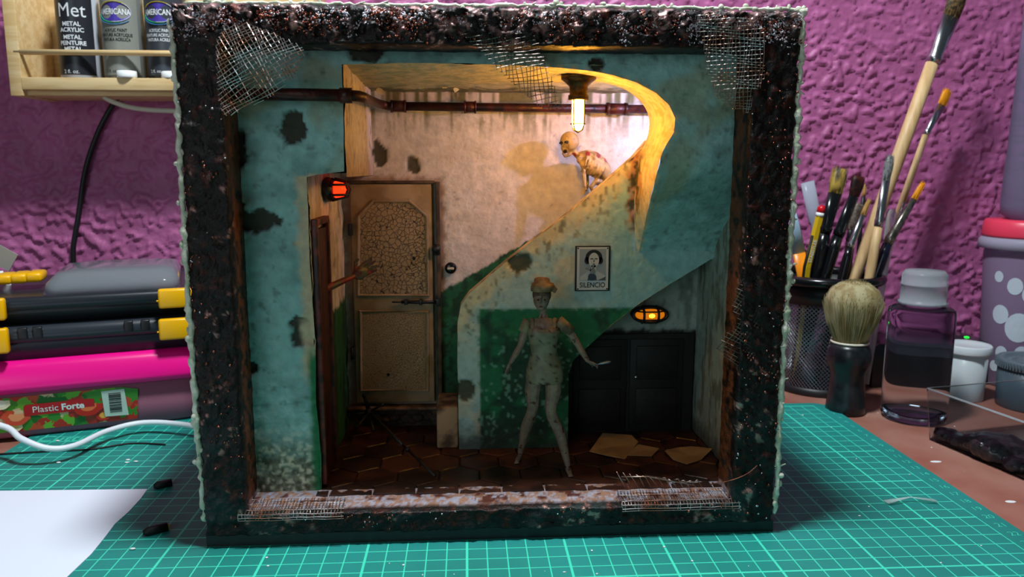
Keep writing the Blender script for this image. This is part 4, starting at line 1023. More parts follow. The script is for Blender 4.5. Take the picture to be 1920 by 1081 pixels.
limb([nb(992, 604, .05), nb(983, 625, 0), nb(976, 648, -.1)], [.27, .24, .19]); limb([nb(976, 648, -.1), nb(966, 665, -.25), nb(957, 680, -.35)], [.19, .18, .11])
hand(q, nb(957, 680, -.35), (-.45, -.3, -1), (.8, -.4, 0), .85, .35, 1)
limb([nb(1046, 604, .05), nb(1067, 622, 0), nb(1082, 643, -.1)], [.27, .24, .19]); limb([nb(1082, 643, -.1), nb(1092, 660, -.3), nb(1103, 678, -.45)], [.19, .18, .11])
hand(q, nb(1103, 678, -.45), (1, -.3, -.35), (0, -.6, -.8), .8, .8, -1)
def sk_colors(X):
    n = fbm(X[:, 0] * 3, X[:, 1] * 3, X[:, 2] * 3, 331, 4); n2 = fbm(X[:, 0] * 5, X[:, 1] * 5, X[:, 2] * 5, 341, 3)
    c = flatc(len(X), '84705e'); c = mixc(c, L4('6a584a'), sstep(.45, .6, n) * .6); c = mixc(c, L4('4a1812'), sstep(.70, .75, n2)); return c
skin('body', q, .045, M_fig, nurse, sk_colors, 2)
def ring(c, rx, ry, n=28, wob=0, seed=0):
    return [Vector((c.x + rx * math.cos(2 * math.pi * k / n) * (1 + wob * math.sin(k * 3.1 + seed)), c.y + ry * math.sin(2 * math.pi * k / n) * (1 + wob * math.sin(k * 2.3 + seed)), c.z)) for k in range(n)]
q = MB()
rg = [(nb(1019, 613), .84, .60), (nb(1019, 620, -.04), .88, .70), (nb(1019, 630, -.04), .82, .68), (nb(1019, 645), .70, .54), (nb(1020, 660), .66, .5), (nb(1021, 675), .82, .6), (nb(1021, 690), .96, .70), (nb(1021, 704), 1.0, .74), (nb(1021, 714), .98, .76)]
rr = []
for (a, b) in zip(rg[:-1], rg[1:]):
    for j in range(4):
        t = j / 4; rr.append(ring(a[0].lerp(b[0], t), a[1] + (b[1] - a[1]) * t + .03, a[2] + (b[2] - a[2]) * t + .03, 40, .012, len(rr)))
rr.append(ring(rg[-1][0], rg[-1][1] + .03, rg[-1][2] + .03, 40, .02, 3)); q.loft(rr, True, False)
V = np.array([v[:] for v in q.v]); n_ = fbm(V[:, 0] * 4, V[:, 1] * 4, V[:, 2] * 4, 351, 3); n3 = fbm(V[:, 0] * 6, V[:, 1] * 6, V[:, 2] * 6, 361, 2)
c = flatc(len(V), '7d785e'); c = mixc(c, L4('686048'), sstep(.45, .6, n_) * .6); c = mixc(c, L4('35120e'), sstep(.64, .70, n3) * sstep(.36, .5, n_))
og = wloc(nurse); me = np_mesh('dress', V, q.f, og, True, c); dr = finish('dress', me, M_fig, nurse, label='grubby cream short dress speckled dark red')
md = dr.modifiers.new('thick', 'SOLIDIFY'); md.thickness = .05 * S; md.offset = 0
q = MB()
for s_ in (-1, 1):
    q.tube(crv([nb(1019 + s_ * 19, 622, -.45), nb(1019 + s_ * 20, 606, -.25), nb(1019 + s_ * 22, 597, .05), nb(1019 + s_ * 20, 606, .4)], 4), .12, 8, flat=.5)
    a = nb(1019 + s_ * 28, 600, .05); b = nb(1019 + s_ * (38 if s_ < 0 else 52), 622 if s_ < 0 else 622, 0); q.tube([a, a.lerp(b, .5), b], [.3, .31, .30], 12)
q.build('sleeves', mk('stained_cloth', '8a7c5c', .7, 0, '5c4a34', .8), nurse)
q = MB(); hx = nb(1016, 551, .06); q.ball(hx, .57, (.92, .98, 1.05), 12)
q.v = [v if not (v.y < ny - .22 and v.z < nb(1015, 553).z) else Vector((v.x, ny - .2, v.z)) for v in q.v]
q.build('hair', mk('dusty_brown_hair', '5c4630', .6, 0, '3a2c1e', .3, .03, .1), nurse)
q = MB(); c0 = nb(1016, 543); q.loft([ring(c0 + Vector((0, 0, -.05)), .62, .62), ring(c0 + Vector((.06, 0, .18)), .68, .66), ring(c0 + Vector((.04, 0, .36)), .60, .6), ring(c0 + Vector((0, 0, .42)), .46, .48), ring(c0 + Vector((0, 0, .62)), .42, .44), ring(c0 + Vector((0, 0, .68)), .3, .32)])
q.box(c0 + Vector((.62, -.1, .06)), (.35, .5, .3), Euler((0, .5, 0)), .05)
q.build('cap', mk('cap_cloth', '9a7e58', .7, 0, '6e5436', .6, .02, .2), nurse, label='tan folded nurse cap')
for u in (1009, 1021): q = MB(); q.ball(nb(u, 562, -.45), .065, (1.2, .6, .7), 6); q.build('eye', M_black, nurse)
q = MB(); q.ball(nb(1014, 575, -.47), .1, (1.2, .5, .35), 6); q.build('mouth', mk('lip', '5a2a20', .5), nurse)
a = nb(1112, 684, -.55); b = nb(1146, 677, -.5); kn = MB(); kn.tube([a, a.lerp(b, .35), a.lerp(b, .45), a.lerp(b, .85), b], [.07, .08, .14, .16, .02], 8, flat=.4)
kn.build('blade', mk('blue_steel', '7f98ac', .3, .6), None, label='small pale blue blade held in the right-hand fist of the nurse figurine', cat='knife')

# ------------------------------------------------------------------ right of the diorama
TZ = -0.25
def cylmap(cx, cy, R, z0, tilt=0): return lambda x, y: Vector((cx + R * math.sin(x / R), cy - R * math.cos(x / R), z0 + y))
# wire-mesh pen pot
pc = Vector((3.25, 6.3, TZ)); PR0, PR1, PH = 3.62, 4.15, 10.1
pot = thing('pen_pot', pc, 'black wire-mesh pen pot crowded with brushes, right of the diorama', 'pen pot')
q = MB(); nst = 74
for sgn in (-1, 1):
    for k in range(nst):
        pts = []
        for j in range(13):
            t = j / 12; a = (k / nst + sgn * t * .30) * 2 * math.pi; r = PR0 + (PR1 - PR0) * t
            pts.append(Vector((pc.x + r * math.cos(a), pc.y + r * math.sin(a), TZ + .6 + t * (PH - 2.3))))
        q.tube(pts, .04, 3, cap=False, smooth=False)
q.build('mesh_wall', mk('mesh_black', '868c96', .3, .8), pot, kind='stuff')
q = MB(); q.lathe([(PR1 + .02, PH - 2.2), (PR1 + .1, PH - 2.2), (PR1 + .22, PH - .5), (PR1 + .1, PH - .5), (PR1 + .02, PH - 2.2)], pc, 48, cap=False); q.build('upper_band', M_blk, pot)
q = MB(); q.tube([(pc.x + (PR1 + .42) * math.cos(t / 48 * 6.2832), pc.y + (PR1 + .42) * math.sin(t / 48 * 6.2832), TZ + PH - .2) for t in range(48)], .42, 12, closed=True); q.build('rim', M_blkg, pot)
q = MB(); q.lathe([(.01, .0), (PR0 + .15, 0), (PR0 + .2, .2), (PR0 + .12, .65), (PR0 - .05, .7), (PR0 - .1, .25), (.01, .25)], pc, 48); q.build('base', M_blk, pot)

def paintbrush(name, pts, wd, mats, label, ybr=6.3, flat=.55, brist=None, nb_=60, cat='paintbrush', group=None):
    """pts: [handle low, handle top/ferrule low, ferrule top, bristle tip] as pixels; wd: widths in px"""
    if isinstance(ybr, (int, float)): ybr = [ybr] * 4
    P = [at(u, v, y) for (u, v), y in zip(pts, ybr)]; sc_ = lambda y: (y + 58.1) / FPX * .5
    # carry the handle down into the pot
    d = (P[0] - P[1]).normalized(); tt = (P[0].z - (TZ + .6)) / max(.05, -d.z); low = P[0] + d * tt
    hx, hy = low.x - pc.x, low.y - pc.y; rr_ = math.hypot(hx, hy)
    if rr_ > 3.2: low = Vector((pc.x + hx / rr_ * 3.2, pc.y + hy / rr_ * 3.2, low.z))
    w_ = [x * sc_(6) for x in wd]; t = thing(name, low, label, cat, group); up = (0, 1, 0)
    q = MB(); q.tube([low, low.lerp(P[0], .6), P[0], P[0].lerp(P[1], .5), P[1]], [w_[0] * .45, w_[0] * .8, w_[0], (w_[0] + w_[1]) / 2 * 1.05, w_[1] * .95], 12, up=up); q.build('handle', mats[0], t)
    q = MB(); q.tube([P[1], P[1].lerp(P[2], .12), P[1].lerp(P[2], .16), P[1].lerp(P[2], .3), P[2]], [w_[1] * 1.04, w_[1] * 1.12, w_[1], w_[1], w_[2]], 14, flat=[1, 1, 1, .9, flat], up=up); q.build('ferrule', mats[1], t)
    bt = brist or [1, 1.12, 1.05, .6]
    q = MB(); q.tube([P[2].lerp(P[3], t_) for t_ in (0, .35, .75, 1.0)], [w_[2] * b_ * .93 for b_ in bt], 12, flat=flat, up=up)
    ax = (P[3] - P[2]).normalized(); sx = ax.cross(Vector((0, 1, 0))).normalized(); rs = random.Random(len(label)); Ln = (P[3] - P[2]).length
    for k in range(nb_):
        a = rs.uniform(-1, 1); b = rs.uniform(-1, 1) * math.sqrt(max(0, 1 - a * a)); base = P[2] + sx * a * w_[2] * .95 + Vector((0, b * w_[2] * flat, 0))
        tipb = P[2] + ax * Ln * rs.uniform(.85, 1.12) + sx * a * w_[2] * bt[2] * rs.uniform(.7, 1.15) + Vector((0, b * w_[2] * flat, 0)); q.tube([base, base.lerp(tipb, .5) + sx * a * w_[2] * .1, tipb], [.03, .025, .008], 3, cap=False)
    q.build('bristles', mats[2], t, kind='stuff'); return t
M_or = mk('orange_bristle', 'f09a10', .5); M_yb = mk('golden_bristle', 'b99a44', .55, 0, '4a4238', .5, stretch=(1, 1, .3)); M_rb = mk('russet_bristle', '4a1c12', .5, 0, '1c0c0a', .7)
M_gb = mk('grey_bristle', '8c8f90', .6, 0, '6a6c6c', .2); M_brn = mk('tawny_bristle', '7a6038', .6, 0, '3a2c1c', .3); M_och = mk('ochre_bristle', 'b48a4c', .5)
M_dkferr = mk('tarnished_ferrule', '6a6862', .25, .9, 'a09c90', .5); M_navy = mk('navy_handle', '14182c', .25)
paintbrush('paintbrush', [(1618, 478), (1748, 118), (1783, 32), (1803, -28)], [23, 24, 34], (M_handle, M_chrome, M_brn), 'largest brush, thick raw wood handle reaching out of the top of the photo', [5.4, 5.0, 5.0, 5.0], .4, nb_=90)
paintbrush('paintbrush', [(1660, 470), (1735, 253), (1766, 197), (1777, 168)], [13, 12, 18], (M_handle, M_chrome, M_or), 'tall slim raw wood brush with a short orange tip, second tallest in the pot', [7.6, 7.9, 8.2, 8.2], .4)
paintbrush('paintbrush', [(1634, 498), (1647, 424), (1661, 338), (1670, 292)], [18, 15, 16], (M_handle, M_chrome, M_gb), 'wood brush with a long ribbed steel ferrule and grey bristles', [3.4, 3.4, 3.4, 3.4], .5)
paintbrush('paintbrush', [(1648, 500), (1664, 456), (1714, 373), (1731, 343)], [20, 17, 12], (M_navy, M_dkferr, M_or), 'navy-handled brush leaning right with a frayed orange tip and tarnished ferrule', [4.2, 4.2, 4, 4], .5)
paintbrush('paintbrush', [(1534, 500), (1546, 436), (1566, 362), (1577, 316)], [22, 22, 27], (M_blkg, M_blkg, M_yb), 'fat black brush with rounded golden bristles tipped grey', [4.6, 4.4, 4.2, 4.2], .5, [1, 1.12, 1.1, .7], 110)
paintbrush('paintbrush', [(1553, 500), (1571, 442), (1601, 368), (1611, 330)], [21, 20, 20], (M_blkg, M_blkg, M_rb), 'black flat brush with dark russet bristles', [4.3, 4.2, 4.1, 4.1], .35, [1, 1.15, 1.2, 1.05], 90)
paintbrush('paintbrush', [(1608, 490), (1616, 395), (1619, 368), (1622, 345)], [7, 8, 8], (M_blk, M_blk, M_och), 'thin black brush with a small pointed amber tip', [7.5, 7.5, 7.5, 7.5], .9, [1, .9, .6, .1], 10)
paintbrush('paintbrush', [(1584, 500), (1593, 464), (1618, 403), (1630, 374)], [17, 13, 10], (M_blkg, M_chrome, M_och), 'black brush with bright silver ferrule and curled ochre bristles', [3.2, 3.2, 3.1, 3.1], .6, [1, 1, .8, .5], 30)
paintbrush('paintbrush', [(1590, 490), (1594, 450), (1598, 430), (1608, 382)], [16, 16, 17], (M_blk, M_blk, mk('pale_bristle', 'a09488', .6, 0, '6e645a', .2)), 'short black brush with bushy pale grey-brown bristles behind the silver one', [5.8, 5.8, 5.6, 5.6], .6, [1, 1.3, 1.5, 1.3], 90)
paintbrush('paintbrush', [(1668, 478), (1688, 398), (1696, 378), (1702, 357)], [6, 5, 4], (M_white, M_chrome, M_och), 'very thin white-handled brush with a needle-fine tip', [6.8, 6.6, 6.5, 6.5], .9, [1, .8, .5, .1], 6)
# pencil
a = at(1513, 500, 4.6); b = at(1537, 406, 4.6); d = (b - a).normalized(); low = Vector((pc.x - 2.7, 5.2, TZ + .6))
pen = thing('pencil', low, 'yellow and black striped pencil with a red and white end', 'pencil')
q = MB(); q.tube([low, a, b], .36, 6, smooth=False); q.build('barrel', mk('pencil_yellow', 'c8a418', .35), pen)
q = MB()
for k in (0, 3):
    sd_ = d.cross(Vector((0, 1, 0))).normalized(); off = sd_ * (-.24 if k == 0 else .3) + Vector((0, -.2, 0)); q.tube([low + off, a + off, a.lerp(b, .62) + off], .14, 4)
q.build('black_stripe', M_black, pen)
q = MB(); q.tube([b, b + d * .32], .37, 12); q.build('white_ring', M_white, pen); q = MB(); q.tube([b + d * .32, b + d * .75, b + d * .95], [.36, .36, .2], 12); q.build('red_end', mk('red_lacquer', 'c81420', .25), pen)
sx = d; sy = d.cross(Vector((0, -1, 0))).normalized()
q = put_text('STAEDTLER', .42, lambda x, y: a + Vector((0, -.375, 0)) + sx * (x + 1.4) + sy * -(y - .1) * 1.0, sx=.9); q.build('lettering', M_ink, pen)
# plastic tube, spatula, clear sheath
a = at(1530, 420, 6.8); b = at(1514, 341, 6.8); q = MB(); lo_ = a.lerp(b, -2.7); q.tube([Vector((a.x + .2, 6.6, TZ + .4)), a, a.lerp(b, .1), b], [.3, .45, .6, .60], 14, flat=.5, up=(0, 1, 0)); q.build('plastic_tube', mk('frosted_plastic', 'c4cede', .2, 0, trans=.35, ior=1.15, alpha=.85), None, label='pale translucent flattened plastic tube standing at the left of the pot', cat='tube')
a = at(1506, 520, 5); b = at(1484, 385, 5.2); md_ = a.lerp(b, .34); spt = thing('palette_knife', (a.x, a.y, TZ + .6), 'pale blue blade with an orange end at the far left of the pot', 'spatula')
q = MB(); q.tube([Vector((a.x, a.y, TZ + .5)), a, md_], [.2, .5, .55], 10, flat=.3, up=(0, 1, 0)); q.build('handle', mk('orange_plastic', 'f09018', .35), spt); q = MB(); q.tube([md_, md_.lerp(b, .6), b], [.55, .45, .2], 10, flat=.2, up=(0, 1, 0)); q.build('blade', mk('pale_blue_blade', 'a8c4e0', .3), spt)
a = at(1662, 478, 5.2); b = at(1672, 392, 5.2); q = MB(); q.tube([Vector((a.x - 1, a.y, TZ + .5)), a, a.lerp(b, .9), b], [.3, .35, .42, .25], 14); q.build('brush_sheath', mk('clear_sheath', 'e8eef4', .1, 0, trans=.7, ior=1.15), None, label='clear round-ended plastic brush sheath between the wooden brushes', cat='sheath')
for u0, v0, u1, v1, mt, lb in ((1680, 465, 1690, 420, M_navy, 'dark'),):
    pass

# shaving brush
sb0 = Vector((2.2, -0.9, TZ)); sb = thing('shaving_brush', sb0, 'shaving brush with black knob handle and blond bristles in front of the pen pot', 'brush')
q = MB(); q.lathe([(.01, 0), (1.42, 0), (1.5, .12), (1.45, .8), (1.32, 2.4), (1.28, 3.2), (1.4, 3.5), (1.62, 4.1), (1.66, 4.7), (1.55, 5.3), (1.36, 5.65), (.01, 5.7)], sb0, 36); q.build('handle', mk('chipped_black_lacquer', '14171a', .3, 0, '20262a', 1, .01, .4), sb)
q = MB(); q.tube([(sb0.x + 1.36 * math.cos(t / 32 * 6.2832), sb0.y + 1.36 * math.sin(t / 32 * 6.2832), sb0.z + 5.74) for t in range(32)], .09, 8, closed=True); q.build('collar', mk('cream_collar', 'd8d2c0', .4), sb)
M_sb = mk('blond_bristle', 'a89f78', .7, 0, '8a7a4e', .7, .02, .08, stretch=(1, 1, .15))
q = MB(); q.lathe([(1.2, 5.75), (1.42, 6.8), (1.8, 7.8), (2.05, 8.6), (2.05, 9.2), (1.75, 9.9), (1.1, 10.4), (.01, 10.6)], sb0 + Vector((.08, 0, 0)), 32)
rs = random.Random(2)
for k in range(2600):
    a = rs.uniform(0, 6.2832); t = math.sqrt(rs.random()); r0 = 1.22 * t; zt = 8.2 + 2.45 * math.sqrt(max(0, 1 - (t * .97) ** 2)) + rs.uniform(-.3, .12); r1 = (2.2 if zt > 8.4 else 2.1) * t * rs.uniform(.97, 1.06)
    ca, sa = math.cos(a), math.sin(a); b0 = sb0 + Vector((r0 * ca, r0 * sa, 5.8)); b1 = sb0 + Vector((.08 + r1 * ca, r1 * sa, zt)); mdp = b0.lerp(b1, .55) + Vector((ca, sa, 0)) * .12 * t
    q.tube([b0, mdp, b1], [.03, .03, .012], 3, cap=False)
q.build('bristles', M_sb, sb, kind='stuff')

# clear bottle with flip cap
bc = Vector((6.75, -2.7, TZ)); bt = thing('clear_bottle', bc, 'clear cylindrical bottle of liquid with a frosted flip cap on the brown table', 'bottle')
q = MB(); q.lathe([(.01, .25), (1.7, .1), (2.15, .05), (2.32, .35), (2.34, .8), (2.34, 8.3), (2.28, 8.65), (1.95, 8.85), (1.5, 8.95), (1.45, 9.1), (.01, 9.1)], bc, 48); q.build('body', mk('clear_body', 'f2f6ff', .04, 0, trans=1.0, ior=1.10), bt)
q = MB(); q.lathe([(2.34, .8), (2.36, .8), (2.36, 8.3), (2.34, 8.3)], bc, 48, cap=False)
q = MB(); q.lathe([(.01, .3), (1.2, .25), (1.9, .3), (2.05, .6), (1.4, .5), (.01, .55)], bc, 40); q.build('base_dimple', mk('thick_base', 'e8eef8', .05, 0, trans=1.0, ior=1.4), bt)
q = MB(); q.lathe([(1.0, 9.0), (1.72, 9.05), (1.72, 9.25), (1.6, 9.3), (1.58, 10.45), (1.63, 10.5), (1.63, 10.62), (1.57, 10.66), (1.58, 11.3), (1.35, 11.6), (.01, 11.68)], bc, 40); q.build('cap', M_milky, bt, label='frosted flip cap')
# milky film canister
fc_ = Vector((14.1, 2.2, TZ)); fcn = thing('film_canister', fc_, 'milky white snap-lid canister behind the clear bottle', 'canister')
q = MB(); q.lathe([(.01, 0), (1.42, 0), (1.46, .1), (1.58, 4.1), (.01, 4.1)], fc_, 36); q.build('body', mk('milky_body', 'cfd9de', .3, 0, trans=.25, ior=1.2, sss=.4), fcn)
q = MB(); q.lathe([(1.6, 3.95), (1.78, 3.95), (1.82, 4.1), (1.8, 4.6), (1.7, 4.7), (1.5, 4.6), (.01, 4.55)], fc_, 36); q.build('lid', mk('milky_lid', 'd8e2e8', .3, 0, trans=.2, ior=1.2, sss=.4), fcn)
# router
rt = MB(); poly = [(7.9, 5.6), (19.7, 6.0), (19.7, 10.6), (7.9, 10.6)]
rt.prism(poly, TZ, 2.55, 'z'); rtt = rt.build('router', M_blk, None, label='flat black router with a tiny green light against the purple wall', cat='router')
q = MB(); q.loft([[Vector((x, y, 2.55)) for x, y in poly], [Vector((x + (13.8 - x) * .03, y + (8.2 - y) * .05, 3.35)) for x, y in poly], [Vector((x + (13.8 - x) * .1, y + (8.2 - y) * .15, 3.6)) for x, y in poly]], False); q.build('top_cover', mk('router_gloss', '2a2a32', .12), rtt)
p = at(1812, 637, 8.2); q = MB(); q.box((p.x, 8.2, 3.64), (.3, .3, .06), bev=.02); q.build('status_light', mk('green_led', '20ff40', .4, emit='18ff38', es=3.0), rtt)
# grey knurled canister
gc = Vector((18.2, -.4, TZ)); gcn = thing('grey_canister', gc, 'dark grey canister with a ribbed lid at the right edge of the photo', 'canister')
q = MB(); q.lathe([(.01, 0), (2.55, 0), (2.62, .1), (2.68, 3.3), (.01, 3.3)], gc, 44); q.build('body', mk('grey_body', '44525c', .35), gcn)
q = MB(); q.lathe([(2.7, 3.25), (2.8, 3.25), (2.82, 3.9), (2.7, 3.98), (2.3, 3.95), (2.2, 3.75), (1.5, 3.72), (1.45, 3.9), (.01, 3.9)], gc, 44)
for k in range(72):
    a = k / 72 * 6.2832; q.tube([gc + Vector((2.83 * math.cos(a), 2.83 * math.sin(a), 3.3)), gc + Vector((2.83 * math.cos(a), 2.83 * math.sin(a), 3.85))], .06, 4, smooth=False)
q.build('lid', mk('grey_lid', '56646e', .35), gcn)
# tumbler with pink lid, bottle stacked on it
tc_ = Vector((21.6, 6.4, TZ)); tu = thing('spotted_tumbler', tc_, 'lilac translucent jar with pale spots and a pink-red lid at the right edge', 'jar')
q = MB(); q.lathe([(.01, 0), (2.6, 0), (2.75, .2), (3.3, 11.6), (3.25, 12.2), (.01, 12.2)], tc_, 48); q.build('body', mk('lilac_plastic', 'a992b4', .3, 0, trans=.45, ior=1.12), tu)
for i, (a_, z_, r_) in enumerate(((-48, 9.2, .75), (-66, 6.6, .85), (-38, 5.6, 1.3), (-60, 3.2, .6), (-40, 1.9, .9), (-72, 9.9, .5), (-70, 1.9, .5), (-25, 8.6, .9), (-52, 1.0, .45), (-30, 3.3, .7))):
    a0 = math.radians(a_); q = MB(); vs = []
    for rr_ in (0, .5, 1):
        for t in range(20):
            z = z_ + rr_ * r_ * math.sin(t / 20 * 6.2832); Rz = 2.75 + .55 * (z - .2) / 11.4 + .03; aa = a0 + rr_ * r_ * .8 * math.cos(t / 20 * 6.2832) / Rz; vs.append(tc_ + Vector((Rz * math.sin(aa), -Rz * math.cos(aa), z)))
    q.add(vs, [(k * 20 + t, k * 20 + (t + 1) % 20, k * 20 + 20 + (t + 1) % 20, k * 20 + 20 + t) for k in (0, 1) for t in range(20)]); q.build('printed_spot', mk('spot_print', 'c0ccd8', .4) if i == 0 else bpy.data.materials['spot_print'], tu)
q = MB(); q.lathe([(3.2, 12.2), (3.85, 12.3), (3.75, 13.0), (3.4, 13.4), (.01, 13.4)], tc_, 48); q.build('flange', mk('frosted_flange', 'b9b4cc', .3, 0, trans=.35, ior=1.12), tu)
q = MB(); q.lathe([(.01, 13.3), (3.55, 13.3), (3.62, 13.5), (3.5, 14.6), (3.3, 14.8), (.01, 14.8)], tc_, 48); q.build('lid', mk('pink_red_lid', 'e8405c', .35), tu)
ub = tc_ + Vector((.2, 0, 14.82)); q = MB(); q.lathe([(.01, 0), (1.9, 0), (2.4, .4), (2.55, 1.2), (2.5, 3.9), (2.42, 6), (2.3, 12), (2.2, 18), (.01, 18)], ub, 40)
q.build('clear_flask', mk('blue_tinted_plastic', 'b8b4d4', .12, 0, trans=.75, ior=1.12), None, label='blue-tinted clear plastic bottle standing on the pink-red lid at the right edge', cat='bottle')
# clear plastic tray with black residue
A = Vector((5.2, -7.5, TZ)); d1 = Vector((.205, -.979, 0)); d2 = Vector((.979, .205, 0)); th = .09; Hh = 3.75
def quadp(a, b, c, d, t): 
    n_ = (b - a).cross(d - a).normalized() * t; q = MB(); q.loft([[a, b, c, d], [a + n_, b + n_, c + n_, d + n_]], False); return q
tr = thing('plastic_tray', A, 'open clear plastic box smeared with black residue at the right edge', 'box')
Lx, Ly = 9.5, 11.0; up = Vector((0, 0, Hh)); fl_ = -.35
c00, c10, c11, c01 = A, A + d1 * Ly, A + d1 * Ly + d2 * Lx, A + d2 * Lx
o = lambda p: p + (p - (c00 + c11) / 2).normalized() * .45
M_tray = mk('tray_plastic', 'e6eef2', .05, 0, trans=1.0, ior=1.06)
for a, b in ((c00, c10), (c10, c11), (c11, c01), (c01, c00)):
    q = quadp(a, b, o(b) + up, o(a) + up, th); q.build('side', M_tray, tr)
q = quadp(c00 + Vector((0, 0, .05)), c10 + Vector((0, 0, .05)), c11 + Vector((0, 0, .05)), c01 + Vector((0, 0, .05)), .08); q.build('base', M_tray, tr)
q = MB(); q.tube([o(c00) + up, o(c10) + up, o(c11) + up, o(c01) + up], .07, 6, closed=True); q.build('rim', mk('tray_rim', 'dfe6ea', .1, 0, trans=.6, ior=1.2), tr)
q = MB(); rs = random.Random(9)
for k in range(90):
    t = k / 89; y = .5 + 6.2 * t; h = .5 + 1.3 * math.exp(-((t - .55) / .22) ** 2) + .3 * (t < .06)
    q.ball(A + d1 * y + d2 * (.45 + rs.uniform(0, .8 + 1.6 * math.exp(-((t - .6) / .3) ** 2))) + Vector((0, 0, .25 + h * .35)), rs.uniform(.42, .62) * (0.7 + h * .6), (1, 1, .8), 7)
q.tube([A + d1 * .5 + d2 * .3 + Vector((0, 0, .3)), A + d1 * .15 + d2 * .3 + Vector((0, 0, 1.0))], [.35, .15], 7)
skin('black_residue', q, .09, mk('wet_black_paint', '1a1718', .18, 0, '2c282a', .6, .05, .25), None, None, 1, origin=A + d1 * 3, label='wet glossy black lump of dried paint lying in the clear plastic box', cat='paint')
q = MB()
B0 = A + d1 * 7.4 + d2 * .5 + Vector((0, 0, .15))
q.tube([B0, B0 + d1 * 1.2 + d2 * .9], [.35, .3], 6, smooth=False); q.loft([[B0 + d1 * x + d2 * y + Vector((0, 0, z)) for x, y, z in ((0, 0, 0), (2.6, .2, 0), (2.7, .5, .9), (.9, .5, .8), (.5, .4, 1.5), (.1, .2, 1.3))], [B0 + d1 * x + d2 * y + Vector((0, 0, z)) for x, y, z in ((0, .9, 0), (2.6, 1.1, 0), (2.7, 1.1, .9), (.9, 1.0, .8), (.5, .9, 1.5), (.1, .9, 1.3))]], False)
q.build('blue_clip', mk('blue_plastic', '1c3ca0', .3), None, label='broken royal-blue plastic clip lying in the clear box beside the black lump', cat='clip')

# ------------------------------------------------------------------ left of the diorama
P0 = Vector((-60.5, -5.1, 0)); ea = Vector((.948, .319, 0)); eb = Vector((-.319, .948, 0))
ML = Matrix(((ea.x, eb.x, 0, P0.x), (ea.y, eb.y, 0, P0.y), (0, 0, 1, 0), (0, 0, 0, 1)))
def L(x, y, z): return ML @ Vector((x, y, z))
def rr_ring(x0, y0, x1, y1, r, z, n=6): return [L(a, b, z) for a, b in rrect(x0, y0, x1, y1, r, n)]
fb = thing('food_container', L(0, 0, 0), 'food box with a hot-pink lid and a salad label, lowest of the left-hand stack', 'food container')
q = MB(); q.loft([rr_ring(-10.6, .9, 13.2, 12.5, 1.6, .02), rr_ring(-10.9, .6, 13.5, 12.8, 1.7, .3), rr_ring(-11.4, .2, 14.0, 13.2, 1.9, 3.5)]); q.build('body', mk('mauve_translucent', 'b87890', .2, 0, trans=.35, ior=1.12), fb)
q = MB(); q.loft([rr_ring(-10.3, 1.2, 12.9, 12.2, 1.4, .35), rr_ring(-10.8, .75, 13.4, 12.6, 1.6, 3.3)]); q.build('contents', mk('dim_contents', '8a4a60', .7, 0, '5c3040', 3), fb, label='blurred mauve contents')
q = MB(); q.loft([rr_ring(-11.8, -.15, 14.4, 13.6, 2.1, 3.45), rr_ring(-11.85, -.2, 14.45, 13.6, 2.1, 3.9), rr_ring(-11.7, -.1, 14.3, 13.5, 2.0, 4.3), rr_ring(-11.5, .15, 14.1, 13.3, 2.0, 5.2), rr_ring(-11.1, .5, 13.8, 13.0, 1.8, 5.55), rr_ring(-10.6, 1.0, 13.2, 12.5, 1.6, 5.65)]); q.build('lid', mk('hot_pink_lid', 'f0108a', .28), fb, label='hot-pink lid')
def lab(z): return .62 - .42 * (z - .3) / 3.2 - .10
def salad():
    m, nt, b = nodes('salad_print'); K = nt.links.new; tc = N(nt, 'ShaderNodeTexCoord')
    n = N(nt, 'ShaderNodeTexNoise', Scale=260.0, Detail=4.0); K(tc.outputs['Object'], n.inputs['Vector'])
    ad = N(nt, 'ShaderNodeMixRGB', blend_type='ADD', Fac=.007); K(tc.outputs['Object'], ad.inputs[1]); K(n.outputs['Color'], ad.inputs[2])
    v = N(nt, 'ShaderNodeTexVoronoi', Scale=120.0); K(ad.outputs[0], v.inputs['Vector'])
    s_ = N(nt, 'ShaderNodeSeparateColor'); K(v.outputs['Color'], s_.inputs[0]); cr = nt.nodes.new('ShaderNodeValToRGB'); K(s_.outputs[0], cr.inputs[0]); cr.color_ramp.interpolation = 'CONSTANT'
    e = cr.color_ramp.elements; e[0].color = (*lin('3f8a28'), 1); e[1].position = .3; e[1].color = (*lin('6cb030'), 1)
    for p_, c_ in ((.48, 'b8281c'), (.68, '2c6a20'), (.8, 'd8b890'), (.9, 'c84a28')): x = e.new(p_); x.color = (*lin(c_), 1)
    mx = N(nt, 'ShaderNodeMix', data_type='RGBA', blend_type='MULTIPLY'); mx.inputs[0].default_value = .6; K(cr.outputs[0], mx.inputs[6]); K(n.outputs['Color'], mx.inputs[7]); K(cr.outputs[0], b.inputs['Base Color']); b.inputs['Roughness'].default_value = .3; return m
q = MB(); q.loft([[L(-9, lab(.55), .55), L(8.7, lab(.55), .55), L(8.9, lab(3.2) - .0, 2.9), L(7.8, lab(3.2), 3.15), L(-9, lab(3.2), 3.1)], [L(-9, lab(.55) + .04, .55), L(8.7, lab(.55) + .04, .55), L(8.9, lab(3.2) + .04, 2.9), L(7.8, lab(3.2) + .04, 3.15), L(-9, lab(3.2) + .04, 3.1)]], False); q.build('salad_label', salad(), fb, label='printed label of lettuce and tomato')
def fm(x0, z0, off): return lambda x, y: L(x0 + x, lab(z0 + y) - off, z0 + y)
q = MB(); pr = rrect(0, 0, 4.4, .85, .2); 
for y_ in (0,): q.add([fm(1.6, 1.65, .06)(x, y) for x, y in pr], [tuple(range(len(pr)))])
q.build('red_ribbon', mk('ribbon_red', 'b81c24', .35), fb)
